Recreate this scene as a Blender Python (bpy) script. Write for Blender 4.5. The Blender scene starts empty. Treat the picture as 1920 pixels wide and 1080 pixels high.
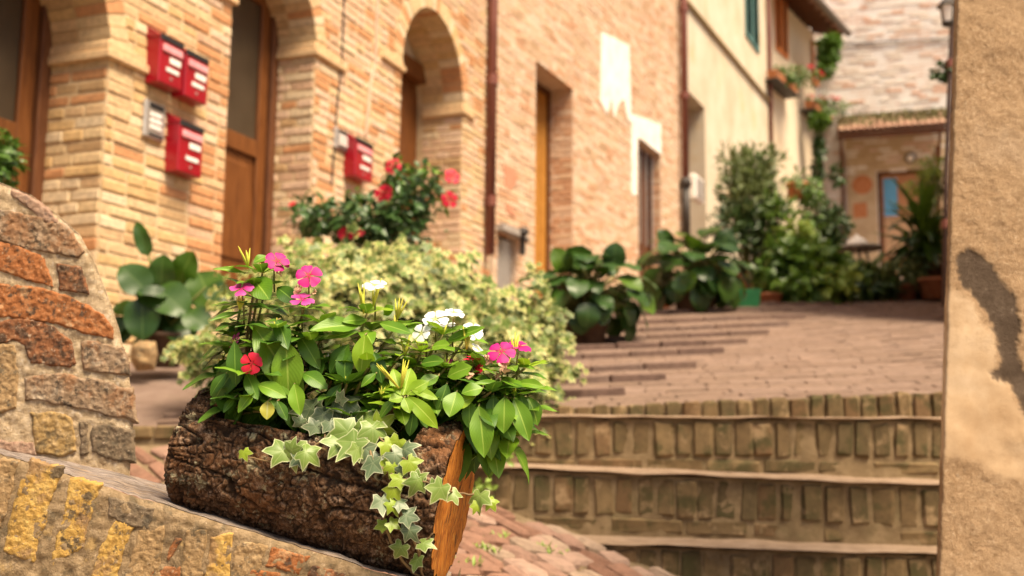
import bpy, bmesh, math, random
from mathutils import Vector, Matrix, Quaternion, noise

random.seed(7)
SC = bpy.context.scene
COL = SC.collection
V = Vector

# ------------------------------------------------------------------ camera
FPX = 2000.0                       # focal length in pixels of a 1920 wide picture
PITCH = math.atan(0.130)
ROLL = 0.0098
_F = V((0, math.cos(PITCH), math.sin(PITCH)))
_u0 = V((0, -math.sin(PITCH), math.cos(PITCH)))
_r0 = V((1, 0, 0))
_U = _u0 * math.cos(ROLL) - _r0 * math.sin(ROLL)
_R = _r0 * math.cos(ROLL) + _u0 * math.sin(ROLL)
cam_data = bpy.data.cameras.new("camera")
cam = bpy.data.objects.new("camera", cam_data)
COL.objects.link(cam)
cam.matrix_world = Matrix(((_R.x, _U.x, -_F.x, 0), (_R.y, _U.y, -_F.y, 0), (_R.z, _U.z, -_F.z, 0), (0, 0, 0, 1)))
cam_data.sensor_width = 36.0
cam_data.lens = FPX / 1920 * 36.0
cam_data.clip_start = 0.05
cam_data.clip_end = 1500
cam_data.dof.use_dof = True
cam_data.dof.focus_distance = 1.50
cam_data.dof.aperture_fstop = 4.3
SC.camera = cam

# ------------------------------------------------------------------ light
world = bpy.data.worlds.new("World")
SC.world = world
world.use_nodes = True
wn = world.node_tree
bg = wn.nodes["Background"]
sky = wn.nodes.new("ShaderNodeTexSky")
sky.sky_type = 'NISHITA'
sky.sun_disc = False
SUN_DIR = V((0.34, -0.36, 0.87)).normalized()      # towards the sun
sky.sun_elevation = math.asin(SUN_DIR.z)
sky.sun_rotation = math.atan2(SUN_DIR.x, SUN_DIR.y)
sky.air_density = 1.0
sky.dust_density = 6.0
sky.ozone_density = 0.3
wn.links.new(sky.outputs[0], bg.inputs[0])
bg.inputs[1].default_value = 0.062
sun_data = bpy.data.lights.new("sun", 'SUN')
sun_data.energy = 3.9
sun_data.angle = math.radians(26)
sun_data.color = (1.0, 0.82, 0.57)
sun = bpy.data.objects.new("sun", sun_data)
COL.objects.link(sun)
sun.location = (3, -4, 9)
sun.rotation_euler = SUN_DIR.to_track_quat('Z', 'Y').to_euler()

SC.render.engine = 'CYCLES'
SC.cycles.use_denoising = True
SC.cycles.max_bounces = 8
SC.cycles.transparent_max_bounces = 6
SC.cycles.sample_clamp_indirect = 6
SC.view_settings.view_transform = 'Standard'
SC.view_settings.look = 'None'
SC.view_settings.exposure = 1.14
SC.view_settings.gamma = 1.0

# ------------------------------------------------------------------ helpers
def ray(px, py):
    d = _F * FPX + _R * (px - 960) + _U * (540 - py)
    return d / d.y
def P(px, py, y):
    return ray(px, py) * y
def proj(p):
    z = p.dot(_F)
    return (960 + FPX * p.dot(_R) / z, 540 - FPX * p.dot(_U) / z, z)
def lerp(a, b, t): return a + (b - a) * t
def sstep(a, b, x):
    t = max(0.0, min(1.0, (x - a) / (b - a))); return t * t * (3 - 2 * t)
def rnd(a, b): return random.uniform(a, b)
def fbm(p, o=4): return noise.fractal(p, 0.9, 2.0, o)

class MB:
    def __init__(s): s.v = []; s.f = []; s.m = []; s.uv = []
    def add(s, vs, fs, mi=0, uvs=None):
        b = len(s.v); s.v += [V(x) for x in vs]
        s.uv += list(uvs) if uvs else [(0.5, 0.5)] * len(vs)
        for f in fs: s.f.append(tuple(b + i for i in f)); s.m.append(mi)
    def box(s, c, ax, h, mi=0):
        a, b, d = [V(ax[i]) * h[i] for i in range(3)]
        c = V(c)
        vs = [c + a * i + b * j + d * k for i in (-1, 1) for j in (-1, 1) for k in (-1, 1)]
        s.add(vs, [(0, 1, 3, 2), (4, 6, 7, 5), (0, 4, 5, 1), (2, 3, 7, 6), (0, 2, 6, 4), (1, 5, 7, 3)], mi)
    def cbox(s, c, ax, h, ch, mi=0):
        """box with its six faces chamfered by ch"""
        c = V(c); vs = []; idx = {}
        for i in (-1, 1):
            for j in (-1, 1):
                for k in (-1, 1):
                    for q in range(3):
                        o = [i * h[0], j * h[1], k * h[2]]
                        for w in range(3):
                            if w != q: o[w] -= (i, j, k)[w] * min(ch, h[w] * .45)
                        idx[(i, j, k, q)] = len(vs)
                        vs.append(c + V(ax[0]) * o[0] + V(ax[1]) * o[1] + V(ax[2]) * o[2])
        fs = []
        for q in range(3):
            a, b = [w for w in range(3) if w != q]
            for sg in (-1, 1):
                lp = []
                for (x, y) in ((-1, -1), (1, -1), (1, 1), (-1, 1)):
                    t = [0, 0, 0]; t[q] = sg; t[a] = x; t[b] = y
                    lp.append(idx[(t[0], t[1], t[2], q)])
                if (sg < 0) ^ (q == 1): lp.reverse()
                fs.append(lp)
        for q in range(3):
            a, b = [w for w in range(3) if w != q]
            for x in (-1, 1):
                for y in (-1, 1):
                    def g(z, pl):
                        t = [0, 0, 0]; t[q] = z; t[a] = x; t[b] = y
                        return idx[(t[0], t[1], t[2], pl)]
                    lp = [g(-1, a), g(1, a), g(1, b), g(-1, b)]
                    if (x * y > 0) ^ (q == 1): lp.reverse()
                    fs.append(lp)
        for i in (-1, 1):
            for j in (-1, 1):
                for k in (-1, 1):
                    lp = [idx[(i, j, k, 0)], idx[(i, j, k, 1)], idx[(i, j, k, 2)]]
                    if i * j * k < 0: lp.reverse()
                    fs.append(lp)
        s.add(vs, fs, mi)
    def quad(s, a, b, c, d, mi=0): s.add([a, b, c, d], [(0, 1, 2, 3)], mi)
    def grid(s, fn, nu, nv, mi=0, uv=False):
        vs = [fn(i / nu, j / nv) for j in range(nv + 1) for i in range(nu + 1)]
        fs = [(j * (nu + 1) + i, j * (nu + 1) + i + 1, (j + 1) * (nu + 1) + i + 1, (j + 1) * (nu + 1) + i) for j in range(nv) for i in range(nu)]
        s.add(vs, fs, mi, [(i / nu, j / nv) for j in range(nv + 1) for i in range(nu + 1)] if uv else None)
    def tube(s, pts, r, n=6, mi=0, caps=True):
        pts = [V(p) for p in pts]; k = len(pts)
        rs = r if isinstance(r, (list, tuple)) else [r] * k
        vs = []; prev = None
        for i, p in enumerate(pts):
            t = (pts[min(i + 1, k - 1)] - pts[max(i - 1, 0)])
            t = t.normalized() if t.length > 1e-9 else V((0, 0, 1))
            if prev is None: x = t.orthogonal().normalized()
            else:
                x = prev - t * prev.dot(t)
                x = x.normalized() if x.length > 1e-6 else t.orthogonal().normalized()
            prev = x; y = t.cross(x)
            vs += [p + (x * math.cos(2 * math.pi * q / n) + y * math.sin(2 * math.pi * q / n)) * rs[i] for q in range(n)]
        fs = [(i * n + q, i * n + (q + 1) % n, (i + 1) * n + (q + 1) % n, (i + 1) * n + q) for i in range(k - 1) for q in range(n)]
        if caps: fs += [tuple(range(n - 1, -1, -1)), tuple((k - 1) * n + q for q in range(n))]
        s.add(vs, fs, mi)
    def lathe(s, c, prof, n=24, mi=0, axis=V((0, 0, 1))):
        c = V(c); x = axis.orthogonal().normalized(); y = axis.cross(x)
        vs = [c + axis * z + (x * math.cos(2 * math.pi * q / n) + y * math.sin(2 * math.pi * q / n)) * r for (r, z) in prof for q in range(n)]
        k = len(prof)
        fs = [(i * n + q, i * n + (q + 1) % n, (i + 1) * n + (q + 1) % n, (i + 1) * n + q) for i in range(k - 1) for q in range(n)]
        fs += [tuple(range(n - 1, -1, -1)), tuple((k - 1) * n + q for q in range(n))]
        s.add(vs, fs, mi)
    def mesh(s, name, mats, smooth=False, origin=None):
        me = bpy.data.meshes.new(name)
        o = origin or V((0, 0, 0))
        me.from_pydata([tuple(p - o) for p in s.v], [], s.f)
        for m in (mats if isinstance(mats, (list, tuple)) else [mats]): me.materials.append(m)
        if any(s.m): me.polygons.foreach_set("material_index", s.m)
        if smooth: me.polygons.foreach_set("use_smooth", [True] * len(s.f))
        uvl = me.uv_layers.new(name="UVMap")
        li = [0] * len(me.loops); me.loops.foreach_get("vertex_index", li)
        uvl.data.foreach_set("uv", [c for i in li for c in s.uv[i]])
        me.update()
        return me
    def build(s, name, mats, parent=None, smooth=False, root=None):
        """mesh in world coordinates -> object; root gives the world origin of the parent"""
        r = root if root is not None else parent
        o = ORG.get(r.name, V((0, 0, 0))) if r is not None else V((0, 0, 0))
        ob = bpy.data.objects.new(name, s.mesh(name, mats, smooth, o))
        COL.objects.link(ob)
        if parent is not None: ob.parent = parent
        ORG[ob.name] = o
        return ob
ORG = {}

def tag(o, label=None, cat=None, group=None, kind=None):
    if label: o["label"] = label
    if cat: o["category"] = cat
    if group: o["group"] = group
    if kind: o["kind"] = kind
    return o
def empty(name, loc, label=None, cat=None, group=None, kind=None):
    o = bpy.data.objects.new(name, None)
    o.empty_display_size = .1
    COL.objects.link(o); o.location = loc; ORG[o.name] = V(loc)
    return tag(o, label, cat, group, kind)
def inst(name, me, parent, mat):
    """a linked piece sharing mesh data, given by a world matrix; parent is a translation-only thing/part"""
    o = bpy.data.objects.new(name, me)
    COL.objects.link(o)
    if parent is not None:
        o.parent = parent
        mat = Matrix.Translation(-ORG[parent.name]) @ mat
    o.matrix_local = mat
    ORG[o.name] = ORG[parent.name] if parent is not None else V((0, 0, 0))
    return o
def frame(c, x, y, z, s=(1, 1, 1)):
    x, y, z = V(x) * s[0], V(y) * s[1], V(z) * s[2]
    return Matrix(((x.x, y.x, z.x, c[0]), (x.y, y.y, z.y, c[1]), (x.z, y.z, z.z, c[2]), (0, 0, 0, 1)))
def thing(name, mb, mats, loc, label, cat, group=None, smooth=False):
    """a thing that is one mesh"""
    o = bpy.data.objects.new(name, mb.mesh(name, mats, smooth, V(loc)))
    COL.objects.link(o); o.location = loc; ORG[o.name] = V(loc)
    return tag(o, label, cat, group)
def structure(name, mb, mats, smooth=False):
    o = bpy.data.objects.new(name, mb.mesh(name, mats, smooth)); COL.objects.link(o); ORG[o.name] = V((0, 0, 0))
    o["kind"] = "structure"
    return o

# ------------------------------------------------------------------ materials
def c4(c): return (c[0], c[1], c[2], 1)
def mat(name, stops, scale=12, rough=.85, bump=.25, bscale=90, spots=(), spec=.3, stretch=None, dist=.006, objrand=.0, contrast=(.3, .7), metal=0, detail=8, coat=0):
    m = bpy.data.materials.new(name); m.use_nodes = True
    nt = m.node_tree; N = nt.nodes; L = nt.links
    b = N["Principled BSDF"]
    b.inputs["Roughness"].default_value = rough
    b.inputs["Specular IOR Level"].default_value = spec
    b.inputs["Metallic"].default_value = metal
    b.inputs["Coat Weight"].default_value = coat
    g = N.new("ShaderNodeNewGeometry"); co = g.outputs["Position"]
    if stretch:
        mp = N.new("ShaderNodeMapping"); mp.inputs["Rotation"].default_value = stretch[1]; mp.inputs["Scale"].default_value = stretch[0]
        L.new(co, mp.inputs["Vector"]); co = mp.outputs[0]
    n1 = N.new("ShaderNodeTexNoise"); n1.inputs["Scale"].default_value = scale; n1.inputs["Detail"].default_value = detail; n1.inputs["Roughness"].default_value = .62
    L.new(co, n1.inputs["Vector"])
    r = N.new("ShaderNodeValToRGB"); e = r.color_ramp.elements
    ks = len(stops)
    for i, c in enumerate(stops):
        pos = lerp(contrast[0], contrast[1], i / max(1, ks - 1))
        el = e[i] if i < 2 and i < len(e) else e.new(pos)
        el.position = pos; el.color = c4(c)
    if ks == 1: e[1].color = c4(stops[0])
    fac = n1.outputs["Fac"]
    if objrand:
        oi = N.new("ShaderNodeObjectInfo"); ma = N.new("ShaderNodeMath"); ma.operation = 'MULTIPLY_ADD'
        L.new(oi.outputs["Random"], ma.inputs[0]); ma.inputs[1].default_value = objrand; ma.inputs[2].default_value = -objrand / 2
        ad = N.new("ShaderNodeMath"); ad.operation = 'ADD'; L.new(fac, ad.inputs[0]); L.new(ma.outputs[0], ad.inputs[1]); fac = ad.outputs[0]
    L.new(fac, r.inputs[0]); out = r.outputs[0]
    for (col, sc, lo, hi, amt) in spots:
        n2 = N.new("ShaderNodeTexNoise"); n2.inputs["Scale"].default_value = sc; n2.inputs["Detail"].default_value = 7; n2.inputs["Roughness"].default_value = .65
        of = N.new("ShaderNodeVectorMath"); of.operation = 'ADD'; of.inputs[1].default_value = (sc * 1.7, sc * .3, 11.3)
        L.new(co, of.inputs[0]); L.new(of.outputs[0], n2.inputs["Vector"])
        mr = N.new("ShaderNodeMapRange"); mr.inputs[1].default_value = lo; mr.inputs[2].default_value = hi; mr.inputs[4].default_value = amt; mr.interpolation_type = 'SMOOTHSTEP'
        L.new(n2.outputs["Fac"], mr.inputs[0])
        mx = N.new("ShaderNodeMix"); mx.data_type = 'RGBA'
        L.new(mr.outputs[0], mx.inputs[0]); L.new(out, mx.inputs[6]); mx.inputs[7].default_value = c4(col); out = mx.outputs[2]
    L.new(out, b.inputs["Base Color"])
    if bump:
        n3 = N.new("ShaderNodeTexNoise"); n3.inputs["Scale"].default_value = bscale; n3.inputs["Detail"].default_value = 6; n3.inputs["Roughness"].default_value = .7
        L.new(co, n3.inputs["Vector"])
        bp = N.new("ShaderNodeBump"); bp.inputs["Strength"].default_value = bump; bp.inputs["Distance"].default_value = dist
        L.new(n3.outputs["Fac"], bp.inputs["Height"]); L.new(bp.outputs[0], b.inputs["Normal"])
    return m
def plain(name, col, rough=.5, metal=0, spec=.5, emit=None):
    k = .82
    return mat(name, [tuple(x * k for x in col), col, tuple(min(1, x * 1.12) for x in col)], scale=9, rough=rough, bump=.08, bscale=60, spec=spec, metal=metal)

def leafmat(name, dark, light, rib, rough=.32, nscale=14, trans=.22, ribw=.10, spec=.5, veins=.05, edge=None, edgecol=None):
    """UV.x runs across the leaf (0.5 = midrib), UV.y from stalk to tip; for ivy UV.x is the distance to the margin, UV.y the vein"""
    m = bpy.data.materials.new(name); m.use_nodes = True
    nt = m.node_tree; N = nt.nodes; L = nt.links
    b = N["Principled BSDF"]; b.inputs["Roughness"].default_value = rough; b.inputs["Specular IOR Level"].default_value = spec
    g = N.new("ShaderNodeNewGeometry"); oi = N.new("ShaderNodeObjectInfo")
    n1 = N.new("ShaderNodeTexNoise"); n1.inputs["Scale"].default_value = nscale; n1.inputs["Detail"].default_value = 3
    L.new(g.outputs["Position"], n1.inputs["Vector"])
    ma = N.new("ShaderNodeMath"); ma.operation = 'MULTIPLY_ADD'; ma.inputs[1].default_value = .5; L.new(oi.outputs["Random"], ma.inputs[0])
    mr = N.new("ShaderNodeMapRange"); mr.inputs[1].default_value = .3; mr.inputs[2].default_value = .7; mr.inputs[3].default_value = 0; mr.inputs[4].default_value = .6
    L.new(n1.outputs["Fac"], mr.inputs[0]); L.new(mr.outputs[0], ma.inputs[2])
    mx = N.new("ShaderNodeMix"); mx.data_type = 'RGBA'; L.new(ma.outputs[0], mx.inputs[0]); mx.inputs[6].default_value = c4(dark); mx.inputs[7].default_value = c4(light)
    out = mx.outputs[2]
    uv = N.new("ShaderNodeUVMap"); sp = N.new("ShaderNodeSeparateXYZ"); L.new(uv.outputs[0], sp.inputs[0])
    if edge is None:
        sb = N.new("ShaderNodeMath"); sb.operation = 'SUBTRACT'; sb.inputs[1].default_value = .5; L.new(sp.outputs[0], sb.inputs[0])
        ab = N.new("ShaderNodeMath"); ab.operation = 'ABSOLUTE'; L.new(sb.outputs[0], ab.inputs[0])
        m2 = N.new("ShaderNodeMapRange"); m2.inputs[1].default_value = 0; m2.inputs[2].default_value = ribw; m2.inputs[3].default_value = .8; m2.inputs[4].default_value = 0; m2.interpolation_type = 'SMOOTHSTEP'
        L.new(ab.outputs[0], m2.inputs[0])
        # side veins
        v1 = N.new("ShaderNodeMath"); v1.operation = 'MULTIPLY_ADD'; L.new(ab.outputs[0], v1.inputs[0]); v1.inputs[1].default_value = -55; 
        v2 = N.new("ShaderNodeMath"); v2.operation = 'MULTIPLY'; L.new(sp.outputs[1], v2.inputs[0]); v2.inputs[1].default_value = 62; L.new(v2.outputs[0], v1.inputs[2])
        v3 = N.new("ShaderNodeMath"); v3.operation = 'SINE'; L.new(v1.outputs[0], v3.inputs[0])
        v4 = N.new("ShaderNodeMapRange"); v4.inputs[1].default_value = .72; v4.inputs[2].default_value = 1; v4.inputs[4].default_value = veins; L.new(v3.outputs[0], v4.inputs[0])
        mm = N.new("ShaderNodeMath"); mm.operation = 'MAXIMUM'; L.new(m2.outputs[0], mm.inputs[0]); L.new(v4.outputs[0], mm.inputs[1])
        mx2 = N.new("ShaderNodeMix"); mx2.data_type = 'RGBA'; L.new(mm.outputs[0], mx2.inputs[0]); L.new(out, mx2.inputs[6]); mx2.inputs[7].default_value = c4(rib); out = mx2.outputs[2]
        bp = N.new("ShaderNodeBump"); bp.inputs["Strength"].default_value = .07; bp.inputs["Distance"].default_value = .002
        L.new(v3.outputs[0], bp.inputs["Height"]); L.new(bp.outputs[0], b.inputs["Normal"])
    else:
        n2 = N.new("ShaderNodeTexNoise"); n2.inputs["Scale"].default_value = edge[2]; n2.inputs["Detail"].default_value = 4; L.new(g.outputs["Position"], n2.inputs["Vector"])
        a1 = N.new("ShaderNodeMath"); a1.operation = 'MULTIPLY_ADD'; L.new(n2.outputs["Fac"], a1.inputs[0]); a1.inputs[1].default_value = edge[3]; L.new(sp.outputs[0], a1.inputs[2])
        m3 = N.new("ShaderNodeMapRange"); m3.inputs[1].default_value = edge[0]; m3.inputs[2].default_value = edge[1]; m3.interpolation_type = 'SMOOTHSTEP'; L.new(a1.outputs[0], m3.inputs[0])
        mx3 = N.new("ShaderNodeMix"); mx3.data_type = 'RGBA'; L.new(m3.outputs[0], mx3.inputs[0]); L.new(out, mx3.inputs[6]); mx3.inputs[7].default_value = c4(edgecol); out = mx3.outputs[2]
        m4 = N.new("ShaderNodeMapRange"); m4.inputs[1].default_value = .72; m4.inputs[2].default_value = 1; m4.inputs[4].default_value = .55; L.new(sp.outputs[1], m4.inputs[0])
        mx2 = N.new("ShaderNodeMix"); mx2.data_type = 'RGBA'; L.new(m4.outputs[0], mx2.inputs[0]); L.new(out, mx2.inputs[6]); mx2.inputs[7].default_value = c4(rib); out = mx2.outputs[2]
    L.new(out, b.inputs["Base Color"])
    tr = N.new("ShaderNodeBsdfTranslucent"); L.new(out, tr.inputs[0])
    ms = N.new("ShaderNodeMixShader"); ms.inputs[0].default_value = trans
    L.new(b.outputs[0], ms.inputs[1]); L.new(tr.outputs[0], ms.inputs[2]); L.new(ms.outputs[0], N["Material Output"].inputs[0])
    return m

# bricks: (materials, weights) for each house
def palette(pre, cols, **k):
    ms = []
    for i, c in enumerate(cols):
        kw = dict(scale=30, rough=.9, bump=.5, bscale=120, dist=.004)
        kw.update(k)
        ms.append(mat(pre + str(i), [tuple(x * .72 for x in c), c, tuple(min(.9, x * 1.2) for x in c)], **kw))
    return ms

# ================================================================== MATERIALS OF THE SETTING
m_mortar1 = mat("mortar_cream", [(.50, .36, .20), (.60, .45, .27), (.67, .53, .35)], scale=14, bump=.5, bscale=150, spots=[((.33, .21, .11), 2.2, .5, .75, .5)])
m_mortar2 = mat("mortar_pink", [(.58, .43, .31), (.67, .52, .39), (.73, .60, .48)], scale=10, bump=.4, bscale=120)
pal1 = palette("brick_ochre", [(.56, .375, .18), (.62, .455, .26), (.52, .26, .12), (.60, .41, .23), (.49, .32, .165), (.66, .52, .345), (.60, .395, .26), (.65, .465, .33)], spots=[((.22, .13, .07), 18, .58, .75, .45)])
pal2 = palette("brick_rose", [(.60, .41, .28), (.65, .475, .34), (.55, .32, .19), (.62, .44, .29), (.53, .36, .22), (.69, .54, .41)])
m_plaster_y = mat("plaster_yellow", [(.48, .39, .27), (.57, .49, .37), (.63, .56, .45)], scale=1.3, bump=.25, bscale=40, spots=[((.60, .40, .18), 1.1, .56, .72, .65), ((.50, .42, .33), 3.0, .58, .8, .4)])
m_plaster_p = mat("plaster_peach", [(.58, .46, .32), (.66, .55, .41), (.70, .60, .46)], scale=1.0, bump=.2, bscale=40, spots=[((.50, .36, .22), 1.6, .55, .75, .5)])
m_white = mat("patch_white", [(.66, .62, .55), (.80, .77, .72), (.86, .84, .80)], scale=5, bump=.15, bscale=40)
m_wood = mat("wood_brown", [(.09, .028, .006), (.15, .050, .010), (.20, .072, .018)], scale=14, rough=.5, bump=.2, bscale=60, stretch=((3, 3, .35), (0, 0, 0)), spec=.4)
m_wood_d = mat("wood_dark", [(.07, .028, .012), (.12, .045, .018), (.16, .065, .025)], scale=14, rough=.55, bump=.2, bscale=60, stretch=((3, 3, .35), (0, 0, 0)))
m_wood_o = mat("wood_honey", [(.30, .13, .02), (.42, .19, .035), (.50, .25, .06)], scale=14, rough=.5, bump=.2, bscale=60, stretch=((3, 3, .35), (0, 0, 0)))
m_glass_d = mat("dark_glass", [(.045, .032, .02), (.07, .05, .032)], scale=3, rough=.3, bump=.05, spec=.5)
m_pipe = mat("pipe_red_brown", [(.11, .032, .022), (.17, .05, .033), (.21, .075, .05)], scale=6, rough=.45, bump=.1, spec=.5, stretch=((4, 4, .6), (0, 0, 0)))
m_iron = mat("dark_iron", [(.03, .026, .024), (.06, .05, .045)], scale=20, rough=.6, bump=.2, spec=.4)
m_steel = mat("brushed_steel", [(.50, .48, .45), (.62, .60, .57)], scale=20, rough=.35, bump=.1, metal=.7)
m_red = mat("mailbox_red", [(.21, .001, .008), (.29, .002, .012), (.34, .003, .015)], scale=5, rough=.32, bump=.05, spec=.5, coat=.2)
m_black = plain("slot_black", (.015, .012, .012), .6)
m_paper = mat("paper_white", [(.75, .70, .66), (.84, .80, .76)], scale=20, rough=.6, bump=.05)
m_stone_g = mat("grey_stone", [(.25, .22, .20), (.36, .32, .29), (.45, .41, .38)], scale=20, bump=.5, bscale=90)
m_ramp_bed = mat("ramp_bed", [(.135, .09, .068), (.175, .12, .095), (.21, .15, .12)], scale=9, bump=.6, bscale=70, spots=[((.13, .11, .06), 3, .55, .75, .5)])  # brown bed under the ramp paving, its own colour
pal_r = palette("ramp_brick", [(.175, .115, .085), (.19, .128, .098), (.16, .105, .078), (.18, .12, .088), (.205, .14, .108)], spots=[((.14, .095, .07), 9, .50, .70, .5), ((.34, .23, .18), 5, .56, .74, .5)])
pal_s = palette("step_brick", [(.15, .10, .048), (.12, .082, .038), (.185, .125, .06), (.155, .094, .045), (.11, .078, .037)], spots=[((.055, .052, .018), 9, .46, .64, .8), ((.36, .25, .14), 11, .54, .68, .75)], scale=30)
m_joint = mat("step_mortar", [(.145, .10, .05), (.22, .155, .083), (.30, .22, .125)], scale=18, bump=.6, bscale=110, spots=[((.16, .13, .06), 7, .5, .7, .6)])
m_nose = mat("step_tread", [(.20, .135, .085), (.28, .195, .13), (.36, .26, .185)], scale=20, bump=.5, bscale=100)
pal_c = palette("paver_brick", [(.25, .15, .11), (.31, .205, .155), (.20, .105, .07), (.30, .215, .155), (.23, .125, .085)], spots=[((.20, .15, .09), 16, .55, .75, .5)])
m_pjoint = mat("paver_joint", [(.13, .09, .045), (.20, .14, .08), (.27, .20, .125)], scale=30, bump=.6, bscale=130, spots=[((.10, .115, .03), 6, .58, .72, .7)])
m_earth = mat("earth", [(.20, .15, .10), (.28, .22, .15)], scale=.4, bump=.4, bscale=8)
m_tile = mat("roof_tile", [(.24, .13, .09), (.36, .20, .14), (.44, .28, .20)], scale=4, bump=.4, bscale=60, spots=[((.14, .13, .07), 5, .5, .7, .6)])

# ================================================================== GROUND AND STREET
def G(x, y):
    z = .062 + .17 * (y - 3.95) + .05 * max(-.1, min(1.7, x - .15))
    return z - .075 * sstep(-.2, -.8, x) * (1 - sstep(4.0, 5.4, y))
def Q(x, y):
    if x > -.1: return -.582 - .293 * x + .0906 * y
    return -.553 + .0906 * y + (.17 * max(0, y - 3.45)) + .04 * max(0, min(1, (-.1 - x)))
def hit(fn, px, py, a=1.5, b=40):
    d = ray(px, py)
    t = a; step = .02; prev = d.z * t - fn(d.x * t, t)
    while t < b:
        t += step; q = d.z * t - fn(d.x * t, t)
        if (q > 0) != (prev > 0):
            return V((d.x * t, t, fn(d.x * t, t)))
        prev = q
    return V((d.x * b, b, fn(d.x * b, b)))

g = MB(); g.grid(lambda a, b: V((lerp(-400, 400, a), lerp(-400, 400, b), -1.9)), 8, 8)
structure("ground", g, m_earth)

T1 = .385; FX = lambda y: -1.89 + T1 * (y - 6)                   # line of the arched house front
E0 = V((FX(10.4), 10.4, 0)); T2 = .47
FX2 = lambda y: E0.x + T2 * (y - 10.4)
def leftx(y): return (FX(y) if y < 10.4 else FX2(y)) - .35
st = MB()
def sfn(a, b):
    y = 3.97 + 26 * b ** 1.6
    x = lerp(leftx(y), .45 * y + 2.5, a)
    return V((x, y, G(x, y) - .03 + .006 * noise.noise(V((x * 2, y * 2, 0)))))
st.grid(sfn, 60, 90)
street = structure("street", st, m_ramp_bed)
# brick paving of the ramp, one brick by one, the nearest 300 as pieces of the street
def brick_mesh(name, dims, mt, seed, ch=.006, jit=.0022):
    b = MB(); b.cbox((0, 0, 0), ((1, 0, 0), (0, 1, 0), (0, 0, 1)), [d / 2 for d in dims], ch)
    r = random.Random(seed)
    b.v = [p + V((r.uniform(-1, 1), r.uniform(-1, 1), r.uniform(-1, 1))) * jit for p in b.v]
    return b.mesh(name, mt)
def lay(records, dims, mats, parent, n_single, single="brick", mass="brickwork", keep=lambda p: True, ch=.006, jit=.0022, seed=1):
    """records: (centre, x, y, z axes, sizes, colour index). The ones that show largest become single pieces, the rest one part"""
    meshes = [[brick_mesh(single, dims, m, seed + 7 * i + j, ch, jit) for j in range(3)] for i, m in enumerate(mats)]
    sc = []
    for i, r in enumerate(records):
        px, py, dz = proj(r[0])
        ok = -20 < px < 1940 and -20 < py < 1100 and dz > .3 and keep((px, py))
        sc.append((-(r[4][0] * r[4][2]) / dz ** 2 if ok else 0, i))
    sc.sort(); big = set(i for s_, i in sc[:n_single] if s_ < 0)
    mb = MB(); rr = random.Random(seed + 99)
    for i, r in enumerate(records):
        c, x, y, z, s, k = r
        if i in big:
            inst(single, meshes[k][rr.randrange(3)], parent, frame(c, x, y, z, (s[0] / dims[0], s[1] / dims[1], s[2] / dims[2])))
        else:
            mb.cbox(c, (x, y, z), [q / 2 for q in s], ch, k)
    if mb.v:
        o = mb.build(mass, mats, parent); o["kind"] = "stuff"
rec = []
nx = V((1, 0, .05)).normalized(); ny = V((0, 1, .17)).normalized(); nz = nx.cross(ny)
y = 4.03; row = 0
while y < 13:
    x = max(-1.2, leftx(y) + .2) + (row % 2) * .125 + rnd(-.05, .05)
    while x < min(.42 * y + .4, 5.2):
        z = G(x, y)
        rec.append((V((x, y, z - .0245 + rnd(-.0025, .0025))), nx, ny, nz, (.246 + rnd(-.005, .003), .0605 + rnd(-.002, .002), .05), random.choice([0, 1, 1, 2, 3, 3, 4])))
        x += .25
    y += .0625; row += 1
lay(rec, (.24, .06, .05), pal_r, street, 300, mass="paving", seed=3, ch=.004, jit=.001)
# low brick nosings of the stepped side of the ramp
ends = [(1168, 737), (1245, 710), (1300, 687), (1352, 660), (1395, 642), (1436, 626), (1474, 610), (1505, 598), (1534, 584), (1556, 574)]
nm = [brick_mesh("brick", (.25, .15, .07), m, 50 + i) for i, m in enumerate(palette("nosing_brick", [(.17, .11, .085), (.15, .095, .075), (.185, .125, .10)]))]
for k, (ex, ey) in enumerate(ends):
    e = hit(G, ex, ey, 3.9)
    x = e.x - .12
    while x > max(-.9, leftx(e.y) + .6) and x > e.x - 3.0:
        yy = e.y - .05 * (e.x - x) + rnd(-.012, .012)
        inst("brick", random.choice(nm), street, frame(V((x, yy, G(x, yy) - .010 + .002 * math.sin(x * 9))), nx, ny, nz, (rnd(.96, 1.0), 1, 1)) @ Matrix.Rotation(rnd(-.02, .02), 4, 'Y') @ Matrix.Rotation(-.14, 4, 'X'))
        x -= .252

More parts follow.
